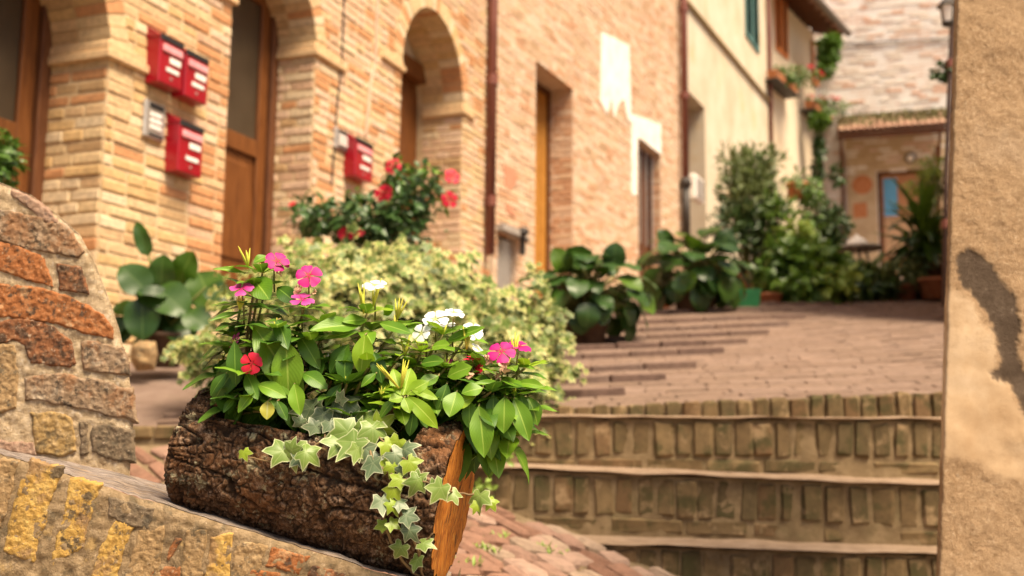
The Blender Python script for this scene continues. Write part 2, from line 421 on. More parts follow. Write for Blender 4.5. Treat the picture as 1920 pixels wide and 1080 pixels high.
# ---- steps: soldier course, stretcher course and a pale tread on each
STEPS = [(3.85, lambda x: .043 + .003 * x), (3.50, lambda x: -.128 - .030 * x), (3.30, lambda x: -.338 - .022 * x), (2.95, lambda x: -.54 - .02 * x)]
XR = 1.95
sol = [[brick_mesh("brick", (.058, .10, .13), m, 300 + i * 5 + j, .008, .0045) for j in range(4)] for i, m in enumerate(pal_s)]
strm = [[brick_mesh("brick", (.24, .08, .045), m, 400 + i * 5 + j, .007, .004) for j in range(3)] for i, m in enumerate(pal_s)]
cur = [[brick_mesh("brick", (.058, .10, .09), m, 440 + i * 5 + j, .008, .0045) for j in range(3)] for i, m in enumerate(pal_s[1:] + pal_s[:1])]
def wob(x, k): return .020 * noise.noise(V((x * 2.1, k * 5.3, .7))) + .007 * noise.noise(V((x * 9, k * 3.1, 2)))
for k, (Y, zf) in enumerate(STEPS):
    x0 = (-.55, -.45, -.15, .2)[k]
    sb = MB()
    N_ = 60
    def top(a, b, Y=Y, zf=zf, k=k, x0=x0):
        x = lerp(x0, XR, a); yy = Y - .004 + wob(x, k) + lerp(0, .44, b)
        return V((x, yy, zf(x) + .006 * noise.noise(V((x * 6, yy * 8, k))) - (.004 if b == 0 else 0)))
    sb.grid(top, 90, 8, 1)
    def fr(a, b, Y=Y, zf=zf, k=k, x0=x0):
        x = lerp(x0, XR, a); z = lerp(-.30, -.012, b)
        return V((x, Y + .0165 + wob(x, k) + .005 * noise.noise(V((x * 25, z * 25, k))), zf(x) + z))
    sb.grid(fr, 110, 14, 0)
    def lip(a, b, Y=Y, zf=zf, k=k, x0=x0):
        x = lerp(x0, XR, a)
        return V((x, Y + wob(x, k) - .004 + (.016 if b == 0 else 0), zf(x) - (.008 + .005 * noise.noise(V((x * 14, 0, k)))) * (1 - b) - .0005 + .006 * noise.noise(V((x * 6, (Y - .004 + wob(x, k)) * 8, k))) - .0035 * b))
    sb.grid(lip, 110, 1, 1)
    so = structure("step", sb, [m_joint, m_nose], True)
    x = x0 + .04
    while x < XR:
        w = rnd(.054, .072)
        c = V((x + w / 2, Y + .058 + wob(x, k) + rnd(-.003, .006), zf(x) - .012 - .066 - rnd(0, .006)))
        inst("brick", random.choice(sol[random.choice([0, 0, 1, 1, 2, 3, 4])]), so, frame(c, (1, 0, -.02), (0, 1, 0), (.0, 0, 1), (w / .058, 1, rnd(.86, 1.02))) @ Matrix.Rotation(rnd(-.06, .06), 4, 'Y') @ Matrix.Rotation(rnd(-.10, .10), 4, 'Z'))
        x += w + rnd(.004, .010)
    x = x0 + .13
    while x < XR:
        w = rnd(.18, .25)
        c = V((x + w / 2, Y + .054 + wob(x, k), zf(x) - .176 + rnd(-.003, .003)))
        inst("brick", random.choice(strm[random.choice([0, 2, 2, 3, 1])]), so, frame(c, (1, 0, -.02), (0, 1, 0), (0, 0, 1), (w / .24, 1, 1)) @ Matrix.Rotation(rnd(-.02, .02), 4, 'Y'))
        x += w + rnd(.008, .016)
# kerb course that holds the lower end of the ramp
kb = MB()
kb.grid(lambda a, b: V((lerp(-.5, 1.95, a), 3.975 + wob(lerp(-.5, 1.95, a), 7) * .6, lerp(.0, G(lerp(-.5, 1.95, a), 4) - .004, b))), 60, 3)
ko = structure("kerb", kb, m_joint)
x = -.48
while x < 1.93:
    w = rnd(.05, .064); zt = G(x, 4.0); h = zt + .004 - .02
    c = V((x + w / 2, 4.012 + wob(x, 7) * .6 + rnd(-.004, .004), zt + .003 - h / 2 + rnd(-.004, .004)))
    inst("brick", random.choice(cur[random.choice([0, 1, 2, 3, 4])]), ko, frame(c, (1, 0, .05), (0, 1, 0), (0, 0, 1), (w / .058, 1, max(.03, h) / .09)) @ Matrix.Rotation(rnd(-.03, .03), 4, 'Y'))
    x += w + rnd(.006, .012)
# left end of the street: low riser and sloping paved path beside the steps
lr = MB(); lr.grid(lambda a, b: V((lerp(-2.8, -.3, a), 3.965, lerp(-.4, G(lerp(-2.8, -.3, a), 3.97) - .02, b))), 20, 2)
lro = structure("landing_riser", lr, m_joint)
x = -2.3
while x < -.5:
    w = rnd(.22, .25); z = G(x, 3.97)
    inst("brick", random.choice(strm[random.choice([0, 2, 2, 3])]), lro, frame(V((x + w / 2, 3.99, z - .018)), (1, 0, 0), (0, 1, 0), (0, 0, 1), (w / .24, 1, 1)))
    x += w + .012
pv = MB()
pv.grid(lambda a, b: V((lerp(-2.3, 1.1, a), lerp(1.95, 3.98, b), Q(lerp(-2.3, 1.1, a), lerp(1.95, 3.98, b)) - .012 + .006 * noise.noise(V((a * 30, b * 30, 0))))), 60, 40)
path = structure("path", pv, m_pjoint, True)
pA, pB = hit(Q, 880, 950, 1.6), hit(Q, 1040, 1035, 1.6)
rd = V((pB.x - pA.x, pB.y - pA.y, 0)).normalized(); rp = V((-rd.y, rd.x, 0))
cob = [[brick_mesh("brick", (.115, .07, .05), m, 500 + i * 5 + j, .012, .004) for j in range(3)] for i, m in enumerate(pal_c)]
bor = [[brick_mesh("brick", (.21, .045, .05), m, 560 + i * 5 + j, .010, .003) for j in range(3)] for i, m in enumerate(pal_c)]
rows = []; q = -2.4; i = 0
while q < 2.6:
    thin = i % 4 == 0
    h = .048 if thin else .074
    rows.append((q + h / 2, thin, h)); q += h + .017; i += 1
for (q, thin, h) in rows:
    s = -3.0 + rnd(0, .1)
    while s < 3.0:
        w = (.21 if thin else rnd(.085, .135))
        p = pA + rd * (s + w / 2) + rp * q
        s += w + rnd(.012, .026)
        if not (-2.2 < p.x < 1.0 and 2.0 < p.y < 3.93): continue
        z = Q(p.x, p.y)
        lim = -9
        for (Y, zf) in STEPS:
            if Y - .06 < p.y and p.x > -.45: lim = max(lim, zf(p.x))
        if z < lim - .03: continue
        px, py, dz = proj(V((p.x, p.y, z)))
        if py > 1130 or px < 180: continue
        e1 = V((rd.x, rd.y, 0)); e1.z = (Q(p.x + rd.x * .05, p.y + rd.y * .05) - z) / .05; e1.normalize()
        e2 = V((rp.x, rp.y, 0)); e2.z = (Q(p.x + rp.x * .05, p.y + rp.y * .05) - z) / .05; e2 = (e2 - e1 * e2.dot(e1)).normalized()
        me = random.choice((bor if thin else cob)[random.choice([0, 1, 1, 2, 3, 4])])
        inst("brick", me, path, frame(V((p.x, p.y, z - .016 + rnd(-.007, .005))), e1, e2, e1.cross(e2), (w / (.21 if thin else .115), h / (.045 if thin else .07), 1)) @ Matrix.Rotation(rnd(-.05, .05), 4, 'X') @ Matrix.Rotation(rnd(-.05, .05), 4, 'Y') @ Matrix.Rotation(rnd(-.06, .06), 4, 'Z'))

# ================================================================== HOUSES
class Facade:
    def __init__(s, o, tan):
        s.o = V((o[0], o[1], 0)); s.e = V((tan, 1, 0)).normalized(); s.n = V((s.e.y, -s.e.x, 0)); s.k = V((0, 0, 1))
    def pt(s, u, z, w=0): return s.o + s.e * u + s.n * w + s.k * z
    def hit(s, px, py, w=0):
        d = ray(px, py); t = (s.o + s.n * w).dot(s.n) / d.dot(s.n); p = d * t
        return ((p - s.o).dot(s.e), p.z)
    def u_at(s, px, py=300, w=0): return s.hit(px, py, w)[0]
    def box(s, mb, u0, u1, z0, z1, w0, w1, mi=0, ch=.004):
        mb.cbox(s.pt((u0 + u1) / 2, (z0 + z1) / 2, (w0 + w1) / 2), (s.e, s.n, s.k), (abs(u1 - u0) / 2, abs(w1 - w0) / 2, abs(z1 - z0) / 2), ch, mi)
AX = lambda f: (f.e, f.n, f.k)

def span(op, z, grow=0):
    """the part of a row at height z that the opening takes away"""
    u0, u1, zb, zt = op["u0"], op["u1"], op["zb"], op["zt"]
    if z < zb: return None
    if z < zt: return (u0, u1)
    if op.get("arch"):
        c = (u0 + u1) / 2; r = (u1 - u0) / 2 + grow; ry = r * op.get("rise", 1)
        h = (z - zt) / ry
        if h < 1:
            q = r * math.sqrt(1 - h * h); return (c - q, c + q)
    return None
def outline(op, n=14):
    pts = [(op["u0"], op["zb"])]
    if op.get("arch"):
        c = (op["u0"] + op["u1"]) / 2; r = (op["u1"] - op["u0"]) / 2
        pts += [(c - r * math.cos(math.pi * i / n), op["zt"] + r * op.get("rise", 1) * math.sin(math.pi * i / n)) for i in range(n + 1)]
    else: pts += [(op["u0"], op["zt"]), (op["u1"], op["zt"])]
    pts.append((op["u1"], op["zb"]))
    return pts
def house(f, root, L, z0, z1, ops, wallmat, back=5.0, roofmat=None, rowh=.03, roof=True, ridge=1.4):
    """wall sheet with its openings, reveals, the blind sides, back and roof"""
    mb = MB(); z = z0
    edges = sorted({z0, z1} | {o["zb"] for o in ops} | {o["zt"] for o in ops if o["zt"] < z1})
    zs = []
    for a, b in zip(edges, edges[1:]):
        arch = any(o.get("arch") and a >= o["zt"] - 1e-6 and a < o["zt"] + 1.2 for o in ops)
        n = max(1, int((b - a) / rowh)) if arch else 1
        zs += [a + (b - a) * i / n for i in range(n)]
    zs.append(z1)
    for a, b in zip(zs, zs[1:]):
        m = (a + b) / 2; cuts = sorted(c for c in (span(o, m) for o in ops) if c)
        u = 0
        for c0, c1 in cuts + [(L, L)]:
            if c0 > u + 1e-4: mb.quad(f.pt(u, a), f.pt(c0, a), f.pt(c0, b), f.pt(u, b))
            u = max(u, c1)
    B = f.pt
    mb.quad(B(0, z0), B(0, z1), B(0, z1, -back), B(0, z0, -back)); mb.quad(B(L, z0), B(L, z0, -back), B(L, z1, -back), B(L, z1))
    mb.quad(B(0, z0, -back), B(0, z1, -back), B(L, z1, -back), B(L, z0, -back))
    w = mb.build("wall", wallmat, root)
    for o in ops:
        rv = MB(); pl = outline(o); d = o["depth"]
        for (a, b) in zip(pl, pl[1:]): rv.quad(B(a[0], a[1]), B(b[0], b[1]), B(b[0], b[1], -d - .12), B(a[0], a[1], -d - .12))
        rv.quad(B(o["u0"], o["zb"], -.001), B(o["u1"], o["zb"], -.001), B(o["u1"], o["zb"], -d - .12), B(o["u0"], o["zb"], -d - .12))
        rv.build("reveal", o.get("rmat", wallmat), root)
    if roof:
        r = MB(); ov = .5; t = .12
        for (a, za, b_, zb_) in ((ov, z1 - .05, -back / 2, z1 + ridge), (-back - ov, z1 - .05, -back / 2, z1 + ridge)):
            vs = [B(-.2, za, a), B(L + .2, za, a), B(L + .2, zb_, b_), B(-.2, zb_, b_)]
            r.add(vs + [p + V((0, 0, t)) for p in vs], [(0, 1, 2, 3), (7, 6, 5, 4), (0, 4, 5, 1), (1, 5, 6, 2), (2, 6, 7, 3), (3, 7, 4, 0)])
        for uu in (0, L):
            r.add([B(uu, z1), B(uu, z1, -back), B(uu, z1 + ridge - .05, -back / 2)], [(0, 1, 2)])
        r.build("roof", roofmat or m_tile, root)
    return w
def brick_rows(f, ops, uA, uB, zA, zB, pick, pitch=.065, hb=.053, proud=.006, grow=.0):
    rec = []; z = zA; row = 0
    while z < zB:
        zc = z + pitch / 2; u = uA - (.125 if row % 2 else 0) - rnd(0, .02)
        cuts = sorted(c for c in (span(o, zc, grow if o.get("arch") else 0) for o in ops) if c)
        while u < uB:
            l = .24 if random.random() < .68 else .115
            segs = [(max(u, uA), min(u + l, uB))]
            for c0, c1 in cuts:
                ns = []
                for a, b in segs:
                    if b <= c0 or a >= c1: ns.append((a, b))
                    else:
                        if a < c0: ns.append((a, c0 - .002))
                        if b > c1: ns.append((c1 + .002, b))
                segs = ns
            for a, b in segs:
                if b - a > .03:
                    w = proud + rnd(-.004, .005)
                    rec.append((f.pt((a + b) / 2, zc + rnd(-.003, .003), w - .024), f.e, f.n, f.k, (b - a - rnd(0, .006), .05, hb + rnd(-.006, .004)), pick((a + b) / 2, zc)))
            u += l + .011
        z += pitch; row += 1
    return rec
def jamb_rows(f, u1, depth, zA, zB, pick, pitch=.065, hb=.053, proud=.006):
    rec = []; z = zA; row = 0
    while z < zB:
        w = -.004
        while w > -depth + .03:
            l = min(.24 if (row % 2) else .13, w + depth)
            if w == -.004 and row % 3 == 0: l = .19
            rec.append((f.pt(u1 + .025 - proud - rnd(-.004, .004), z + pitch / 2 + .002, w - l / 2), f.n, f.e, f.k, (l - .008, .05, hb + rnd(-.006, .004)), pick(u1, z)))
            w -= l + .006
        z += pitch; row += 1
    return rec
def quoin(f, root, u0, u1, za, w0, w1, mats=None, name="impost"):
    mb = MB(); f.box(mb, u0, u1, za, za + .05, w0, w1, 0, .008); f.box(mb, u0 + .012, u1 - .012, za + .05, za + .10, w0, w1 - .02, 0, .008)
    return mb.build(name, mats or pal1[3], root)
def glazed_door(f, root, op, rail, mats, sill=.14, glass=m_glass_d):
    """frame, two stiles, rails, a lower panel and a dark pane, set at the back of the reveal"""
    d = -op["depth"]; u0, u1, zb = op["u0"], op["u1"], op["zb"]
    top = op["zt"] + ((u1 - u0) / 2 * op.get("rise", 1) if op.get("arch") else 0)
    fm = MB()
    for (a, b) in ((u0, u0 + .075), (u1 - .075, u1)): f.box(fm, a, b, zb, top, d - .06, d + .03)
    f.box(fm, u0 + .075, u1 - .075, top - .07, top, d - .06, d + .03)
    fm.build("door_frame", mats[1], root)
    lf = MB()
    a, b = u0 + .08, u1 - .08
    f.box(lf, a, a + .1, zb + .01, top - .075, d - .05, d); f.box(lf, b - .1, b, zb + .01, top - .075, d - .05, d)
    f.box(lf, a + .1, b - .1, zb + .01, zb + sill + .1, d - .05, d); f.box(lf, a + .1, b - .1, rail - .09, rail + .03, d - .05, d + .004)
    f.box(lf, a + .1, b - .1, top - .2, top - .075, d - .05, d)
    door = lf.build("door", mats[0], root)
    pn = MB(); f.box(pn, a + .1, b - .1, zb + sill + .1, rail - .09, d - .05, d - .022); f.box(pn, a + .17, b - .17, zb + sill + .17, rail - .16, d - .03, d - .010, 0, .012)
    pn.build("panel", mats[0], door, root=root)
    gl = MB(); f.box(gl, a + .1, b - .1, rail + .03, top - .2, d - .04, d - .02)
    gl.build("pane", glass, door, root=root)
    hd = MB(); p = f.pt(a + .05, rail - .06, d + .03)
    hd.tube([f.pt(a + .05, rail - .06, d), p, f.pt(a + .15, rail - .06, d + .04)], .009, 8)
    hd.lathe(f.pt(a + .05, rail - .06, d - .001), [(.02, 0), (.02, .004)], 12, 0, f.n); hd.build("handle", plain("brass", (.45, .28, .10), .35, .8), door, root=root)
    bk = MB(); f.box(bk, u0 - .01, u1 + .01, zb - .01, top + .01, d - .115, d - .075); bk.build("hall_shade_panel", m_black, root)  # black panel, the darkness of the unlit hall put in as colour
    th = MB(); f.box(th, u0, u1, zb - .06, zb, d - .05, .03); th.build("threshold", m_stone_g, root)

# ---------------- house with the arched doorways and mailboxes
f1 = Facade((FX(3.0), 3.0), T1)
U = f1.u_at
d1b, d2a, d2b, a3a, a3b, e1 = f1.u_at(205, 100), f1.u_at(424, 250), f1.u_at(590, 150), f1.u_at(752, 135), f1.u_at(868, 210), f1.u_at(921, 240)
sp1, sp2, sp3 = f1.hit(211, 93)[1], f1.hit(595, 92)[1], f1.hit(872, 206)[1]
d1a = d1b - 1.08
o1 = dict(u0=d1a, u1=d1b, zb=.55, zt=sp1, arch=True, depth=.41, rmat=m_mortar1)
o2 = dict(u0=d2a, u1=d2b, zb=.78, zt=sp2, arch=True, depth=.33, rmat=m_mortar1)
o3 = dict(u0=a3a, u1=a3b, zb=1.05, zt=sp3, arch=True, depth=.42, rise=1.12, rmat=m_mortar1)
arch_house = empty("brick_house", f1.pt(0, 0), "ochre brick house with arched doorways and red mailboxes on its piers", "house")
ops1 = [o1, o2, o3]
house(f1, arch_house, e1, -.6, 8.5, ops1, m_mortar1)
def pick1(u, z):
    near = min(abs(u - x) for x in (d2a, d2b, a3a))
    if near < .22: return random.choice([2, 2, 6, 5, 7, 2, 3])
    if u < d2a - .3: return random.choice([0, 0, 1, 3, 1, 5, 3, 4, 0, 2] if random.random() < .7 else [0, 1, 3, 5])
    return random.choice([1, 6, 5, 7, 7, 6, 3, 2])
r1 = brick_rows(f1, ops1, 0, e1, .35, 5.2, pick1, grow=.13)
for o in ops1: r1 += jamb_rows(f1, o["u1"], o["depth"], o["zb"], o["zt"] - .03, lambda u, z: random.choice([1, 3, 5, 1, 2, 0, 4] if u < d2a else [6, 7, 7, 2, 5, 6, 4]))
lay(r1, (.24, .05, .053), pal1, arch_house, 300, keep=lambda p: p[1] < 520, seed=11)
# brick ring and brick soffit of each arch
for o in ops1:
    c = (o["u0"] + o["u1"]) / 2; r = (o["u1"] - o["u0"]) / 2; ri = o.get("rise", 1); n = 28
    vr = MB(); sfm = MB()
    for i in range(n):
        a0, a1 = math.pi * (i + .06) / n, math.pi * (i + .94) / n
        def pp(a, q, w): return f1.pt(c - (r + q) * math.cos(a), o["zt"] + (r + q) * ri * math.sin(a), w)
        k = random.choice([0, 1, 3, 5, 2, 1])
        pr = .007 + rnd(-.003, .004)
        A = [pp(a0, -.006, pr), pp(a1, -.006, pr), pp(a1, .13, pr), pp(a0, .13, pr)]; Bk = [pp(a0, -.006, -.2), pp(a1, -.006, -.2), pp(a1, .13, -.04), pp(a0, .13, -.04)]
        vr.add(A + Bk, [(0, 1, 2, 3), (0, 4, 5, 1), (1, 5, 6, 2), (2, 6, 7, 3), (3, 7, 4, 0)], k)
        q = -.008 + rnd(-.003, .003); d = o["depth"]
        A = [pp(a0, q, -.205), pp(a1, q, -.205), pp(a1, q, -d), pp(a0, q, -d)]; Bk = [pp(a0, .02, -.205), pp(a1, .02, -.205), pp(a1, .02, -d), pp(a0, .02, -d)]
        sfm.add(A + Bk, [(0, 1, 2, 3), (0, 4, 5, 1), (1, 5, 6, 2), (2, 6, 7, 3), (3, 7, 4, 0)], random.choice([0, 1, 3, 4]))
    vr.build("arch_ring", pal1, arch_house)["kind"] = "stuff"; sfm.build("arch_soffit", pal1, arch_house)["kind"] = "stuff"
    # impost band round the springing, on the pier and inside the reveal
    quoin(f1, arch_house, o["u1"] - .035, o["u1"] + .40 if o is not o3 else o["u1"] + .22, o["zt"] - .06, -o["depth"], .035)
    quoin(f1, arch_house, o["u0"] - .36, o["u0"] + .03, o["zt"] - .06, -o["depth"], .035)
glazed_door(f1, arch_house, o1, f1.hit(30, 240, -.4)[1], (m_wood, m_wood_d))
glazed_door(f1, arch_house, o2, f1.hit(457, 262, -.33)[1], (m_wood, m_wood_d))
# third arch: plank door under a timber lintel, plastered lunette
d = -o3["depth"]; lin = f1.hit(775, 150, d)[1]
mb = MB(); f1.box(mb, a3a, a3b, lin, lin + .16, d - .05, d + .06); mb.build("lintel", m_wood, arch_house)
mb = MB(); f1.box(mb, a3a, a3b, lin + .16, sp3 + .8, d - .06, d - .01); mb.build("lunette", m_plaster_y, arch_house)
for i in range(5):
    w = (a3b - a3a) / 5; mb = MB(); f1.box(mb, a3a + i * w + .004, a3a + (i + 1) * w - .004, o3["zb"], lin, d - .09, d - .05 + .004 * (i % 2)); mb.build("door_plank", m_wood, arch_house)
# old cables clipped to the pier
def cable(pts, r, m, label, w=.012):
    mb = MB(); ps = [f1.pt(*f1.hit(x, y, w), w) for x, y in pts]; mb.tube(ps, r, 6)
    thing("wall_cable", mb, m, ps[-1], label, "cable", "cables on the arched house")
cable([(648, -60), (645, 0), (641, 112), (632, 200), (622, 345)], .008, m_iron, "thin dark cable running down the pier left of the single mailbox")
cable([(712, -60), (708, 0), (703, 120), (694, 160), (686, 252)], .014, mat("conduit", [(.48, .37, .28), (.56, .44, .33)], bump=.1), "pale conduit running down to the single mailbox")

# ---------------- rose brick house between the two downpipes
f2 = Facade((E0.x, E0.y), T2)
pipe2 = f2.u_at(1283, 250)
b0, b1, bz = f2.u_at(1004, 200), f2.u_at(1075, 200), f2.hit(1040, 139)[1]
c0, c1, cz = f2.u_at(1196, 300), f2.u_at(1239, 300), f2.hit(1218, 275)[1]
ob = dict(u0=b0, u1=b1, zb=1.35, zt=bz, depth=.32, rmat=m_mortar2)
oc = dict(u0=c0, u1=c1, zb=1.85, zt=cz, depth=.17, rmat=m_mortar2)
nA, nB = f2.hit(931, 418), f2.hit(965, 470)
on = dict(u0=nA[0] + .02, u1=f2.u_at(966, 470), zb=G(E0.x, E0.y) - .1, zt=f2.hit(950, 441)[1], depth=.06, rmat=m_mortar2)
rose_house = empty("brick_house", f2.pt(0, 0), "rose brick house with ragged white patches between two brown downpipes", "house")
ops2 = [ob, oc, on]
house(f2, rose_house, pipe2, -.2, 10.5, ops2, m_mortar2)
r2 = brick_rows(f2, ops2, 0, pipe2, 1.0, 7.6, lambda u, z: random.choice([0, 1, 3, 5, 1, 3, 0, 2, 4]))
for o in (ob, oc): r2 += jamb_rows(f2, o["u1"], o["depth"], o["zb"], o["zt"], lambda u, z: random.choice([0, 2, 2, 3, 1]))
lay(r2, (.24, .05, .053), pal2, rose_house, 300, keep=lambda p: p[1] < 480 and p[0] < 1290, seed=23)
def leaf_door(f, root, o, m, n, w0=-.02):
    d = -o["depth"]; w = (o["u1"] - o["u0"] - .1) / n
    mb = MB(); f.box(mb, o["u0"], o["u0"] + .05, o["zb"], o["zt"], d - .05, d + .03); f.box(mb, o["u1"] - .05, o["u1"], o["zb"], o["zt"], d - .05, d + .03); f.box(mb, o["u0"] + .05, o["u1"] - .05, o["zt"] - .06, o["zt"], d - .05, d + .03)
    mb.build("door_frame", m_wood_d, root)
    for i in range(n):
        mb = MB(); f.box(mb, o["u0"] + .05 + i * w + .003, o["u0"] + .05 + (i + 1) * w - .003, o["zb"], o["zt"] - .06, d - .05, d - .01 + .006 * (i % 2)); mb.build("door_plank", m, root)
leaf_door(f2, rose_house, ob, m_wood_o, 6)
leaf_door(f2, rose_house, oc, m_wood_d, 5)
for i in range(4):                                                   # iron grille of the small door
    mb = MB(); u = lerp(c0 + .12, c1 - .12, i / 3); mb.tube([f2.pt(u, 2.6, -.10), f2.pt(u, cz - .05, -.10)], .012, 6); mb.build("grille_bar", m_steel, rose_house)
# thin raised white patches on the wall: a ragged square and a band over the small door
def ragged(f, pts, w, name, m, root, n=5, amp=.05):
    q = []
    for (a, b) in zip(pts, pts[1:] + pts[:1]):
        for i in range(n):
            t = i / n; u = lerp(a[0], b[0], t); z = lerp(a[1], b[1], t)
            q.append((u + amp * noise.noise(V((u * 3, z * 3, 1))), z + amp * noise.noise(V((u * 3, z * 3, 5)))))
    mb = MB(); k = len(q); vs = [f.pt(u, z, w) for u, z in q] + [f.pt(u, z, .0) for u, z in q]
    mb.add(vs, [tuple(range(k))] + [(i, (i + 1) % k, (i + 1) % k + k, i + k) for i in range(k)])
    return mb.build(name, m, root)
H2 = lambda x, y: f2.hit(x, y, .014)
ragged(f2, [H2(1128, 60), H2(1180, 86), H2(1184, 232), H2(1176, 222), H2(1170, 186), H2(1160, 196), H2(1152, 222), H2(1146, 186), H2(1138, 214), H2(1126, 190)], .016, "white_patch", m_white, rose_house, 4, .012)
ragged(f2, [H2(1184, 213), H2(1239, 234), H2(1240, 290), H2(1196, 257), H2(1194, 366), H2(1184, 366)], .017, "white_patch", m_white, rose_house, 4, .012)
# red ghost lettering-like stain of old paint, and the meter niche
mb = MB(); f2.box(mb, on["u0"] - .05, on["u1"] + .1, on["zt"], on["zt"] + .07, -.02, .10); mb.build("niche_lintel", m_stone_g, rose_house)
mb = MB(); f2.box(mb, on["u0"] + .03, on["u1"] - .02, on["zb"], on["zt"] - .04, -.06, -.03); mb.build("niche_door", m_steel, rose_house)
st_ = mat("old_red_paint", [(.50, .20, .12), (.58, .30, .19)], scale=18, bump=.3)
ragged(f2, [f2.hit(943, 312), f2.hit(966, 310), f2.hit(968, 345), f2.hit(955, 362), f2.hit(944, 345)], .013, "faded_paint", st_, rose_house, 4, .06)
ragged(f2, [f2.hit(945, 378), f2.hit(962, 388), f2.hit(964, 405), f2.hit(948, 398)], .013, "faded_paint", st_, rose_house, 4, .06)

# ---------------- yellow plastered house
uY = pipe2; f3 = f2
e3 = f2.u_at(1444, 190)
w0_, w1_, wz = f2.u_at(1289, 250), f2.u_at(1322, 250), f2.hit(1322, 203)[1]
f3 = Facade(f2.pt(pipe2, 0), T2)
S = pipe2
oy = dict(u0=w0_ - S + .02, u1=w1_ - S, zb=G(3, 17), zt=wz, depth=.45, rmat=m_plaster_y)
s0, s1, szb = f3.u_at(1397, 66), f3.u_at(1421, 99), f3.hit(1408, 82)[1]
os_ = dict(u0=s0, u1=s1, zb=szb, zt=szb + 1.5, depth=.16, rmat=m_plaster_y)
yellow = empty("plaster_house", f3.pt(0, 0), "cream and yellow plastered house with a teal shutter and dark doorway", "house")
house(f3, yellow, e3 - S, .3, 11.5, [oy, os_], m_plaster_y)
leaf_door(f3, yellow, oy, m_wood_d, 4)
mb = MB(); f3.box(mb, s0, s1, szb, szb + 1.5, -.16, -.12); mb.build("window_pane", m_glass_d, yellow)
m_teal = mat("teal_paint", [(.05, .13, .13), (.075, .18, .18), (.10, .22, .21)], scale=8, rough=.6, bump=.15)
for (a, b) in ((s0 - .02, (s0 + s1) / 2 - .01), ((s0 + s1) / 2 + .01, s1 + .02)):
    mb = MB(); f3.box(mb, a, a + .06, szb, szb + 1.5, .0, .04); f3.box(mb, b - .06, b, szb, szb + 1.5, .0, .04); f3.box(mb, a + .06, b - .06, szb, szb + .09, .0, .04); f3.box(mb, a + .06, b - .06, szb + 1.41, szb + 1.5, .0, .04)
    sh = mb.build("shutter", m_teal, yellow)
    for i in range(20):
        z = szb + .12 + i * .064
        mb = MB(); mb.box(f3.pt((a + b) / 2, z, .02), (f3.e, (f3.n - f3.k).normalized(), (f3.n + f3.k).normalized()), ((b - a) / 2 - .06, .024, .004)); mb.build("slat", m_teal, sh, root=yellow)
mb = MB(); mb.tube([f3.pt(*f3.hit(1288, 2, .04), .04), f3.pt(*f3.hit(1443, 190, .04), .04)], .035, 8)
thing("wall_conduit", mb, mat("conduit_ochre", [(.24, .17, .08), (.34, .25, .13)], bump=.1), f3.pt(0, 6.5), "long ochre conduit running level across the yellow house under its shutter", "conduit", None, True)
mb = MB(); ua, za = f3.hit(1297, 372, .05); ub, zb2 = f3.hit(1310, 336, .05); f3.box(mb, ua, ub + .1, za, zb2, .0, .12, 0, .02)
mb2 = MB(); f3.box(mb2, ua + .05, ub + .05, za + .05, zb2 - .05, .121, .135, 0, .01)
r_ = empty("meter_box", f3.pt(ua, za), "small white meter box on the yellow house beside the dark downpipe shoe", "box"); mb.build("case", m_paper, r_); mb2.build("cover", m_steel, r_)

# ---------------- peach house with orange shutters, flower boxes and eave
Q4 = f2.pt(e3, 0); T4 = .65
f4 = Facade((Q4.x, Q4.y), T4)
e4 = f4.u_at(1531, 250)
a0_, a1_, az = f4.u_at(1453, 50), f4.u_at(1474, 50), f4.hit(1462, 100)[1]
b0_, b1_, bz_ = f4.u_at(1521, 130), f4.u_at(1530, 130), f4.hit(1525, 158)[1]
oa = dict(u0=a0_, u1=a1_, zb=az, zt=az + 1.7, depth=.15, rmat=m_plaster_p)
peach = empty("plaster_house", f4.pt(0, 0), "peach plastered house with orange shutters, flower boxes and a deep eave", "house")
house(f4, peach, e4, .8, 9.85, [oa], m_plaster_p, roof=False)
mb = MB(); f4.box(mb, a0_, a1_, az, az + 1.7, -.15, -.1); mb.build("window_pane", m_glass_d, peach)
m_or = mat("orange_paint", [(.42, .12, .025), (.55, .17, .04), (.60, .22, .07)], scale=8, rough=.55, bump=.15)
def shutter(f, root, a, b, z0, z1, m, w=0):
    mb = MB(); f.box(mb, a, a + .06, z0, z1, w, w + .04); f.box(mb, b - .06, b, z0, z1, w, w + .04); f.box(mb, a + .06, b - .06, z0, z0 + .09, w, w + .04); f.box(mb, a + .06, b - .06, z1 - .09, z1, w, w + .04)
    sh = mb.build("shutter", m, root)
    n = int((z1 - z0 - .2) / .07)
    for i in range(n):
        z = z0 + .13 + i * .07
        mb = MB(); mb.box(f.pt((a + b) / 2, z, w + .02), (f.e, (f.n - f.k).normalized(), (f.n + f.k).normalized()), ((b - a) / 2 - .06, .024, .004)); mb.build("slat", m, sh, root=root)
shutter(f4, peach, a0_ - .02, (a0_ + a1_) / 2 - .01, az, az + 1.7, m_or); shutter(f4, peach, (a0_ + a1_) / 2 + .01, a1_ + .02, az, az + 1.7, m_or)
shutter(f4, peach, b0_, b1_ + .05, bz_, bz_ + 1.1, m_or, .02)
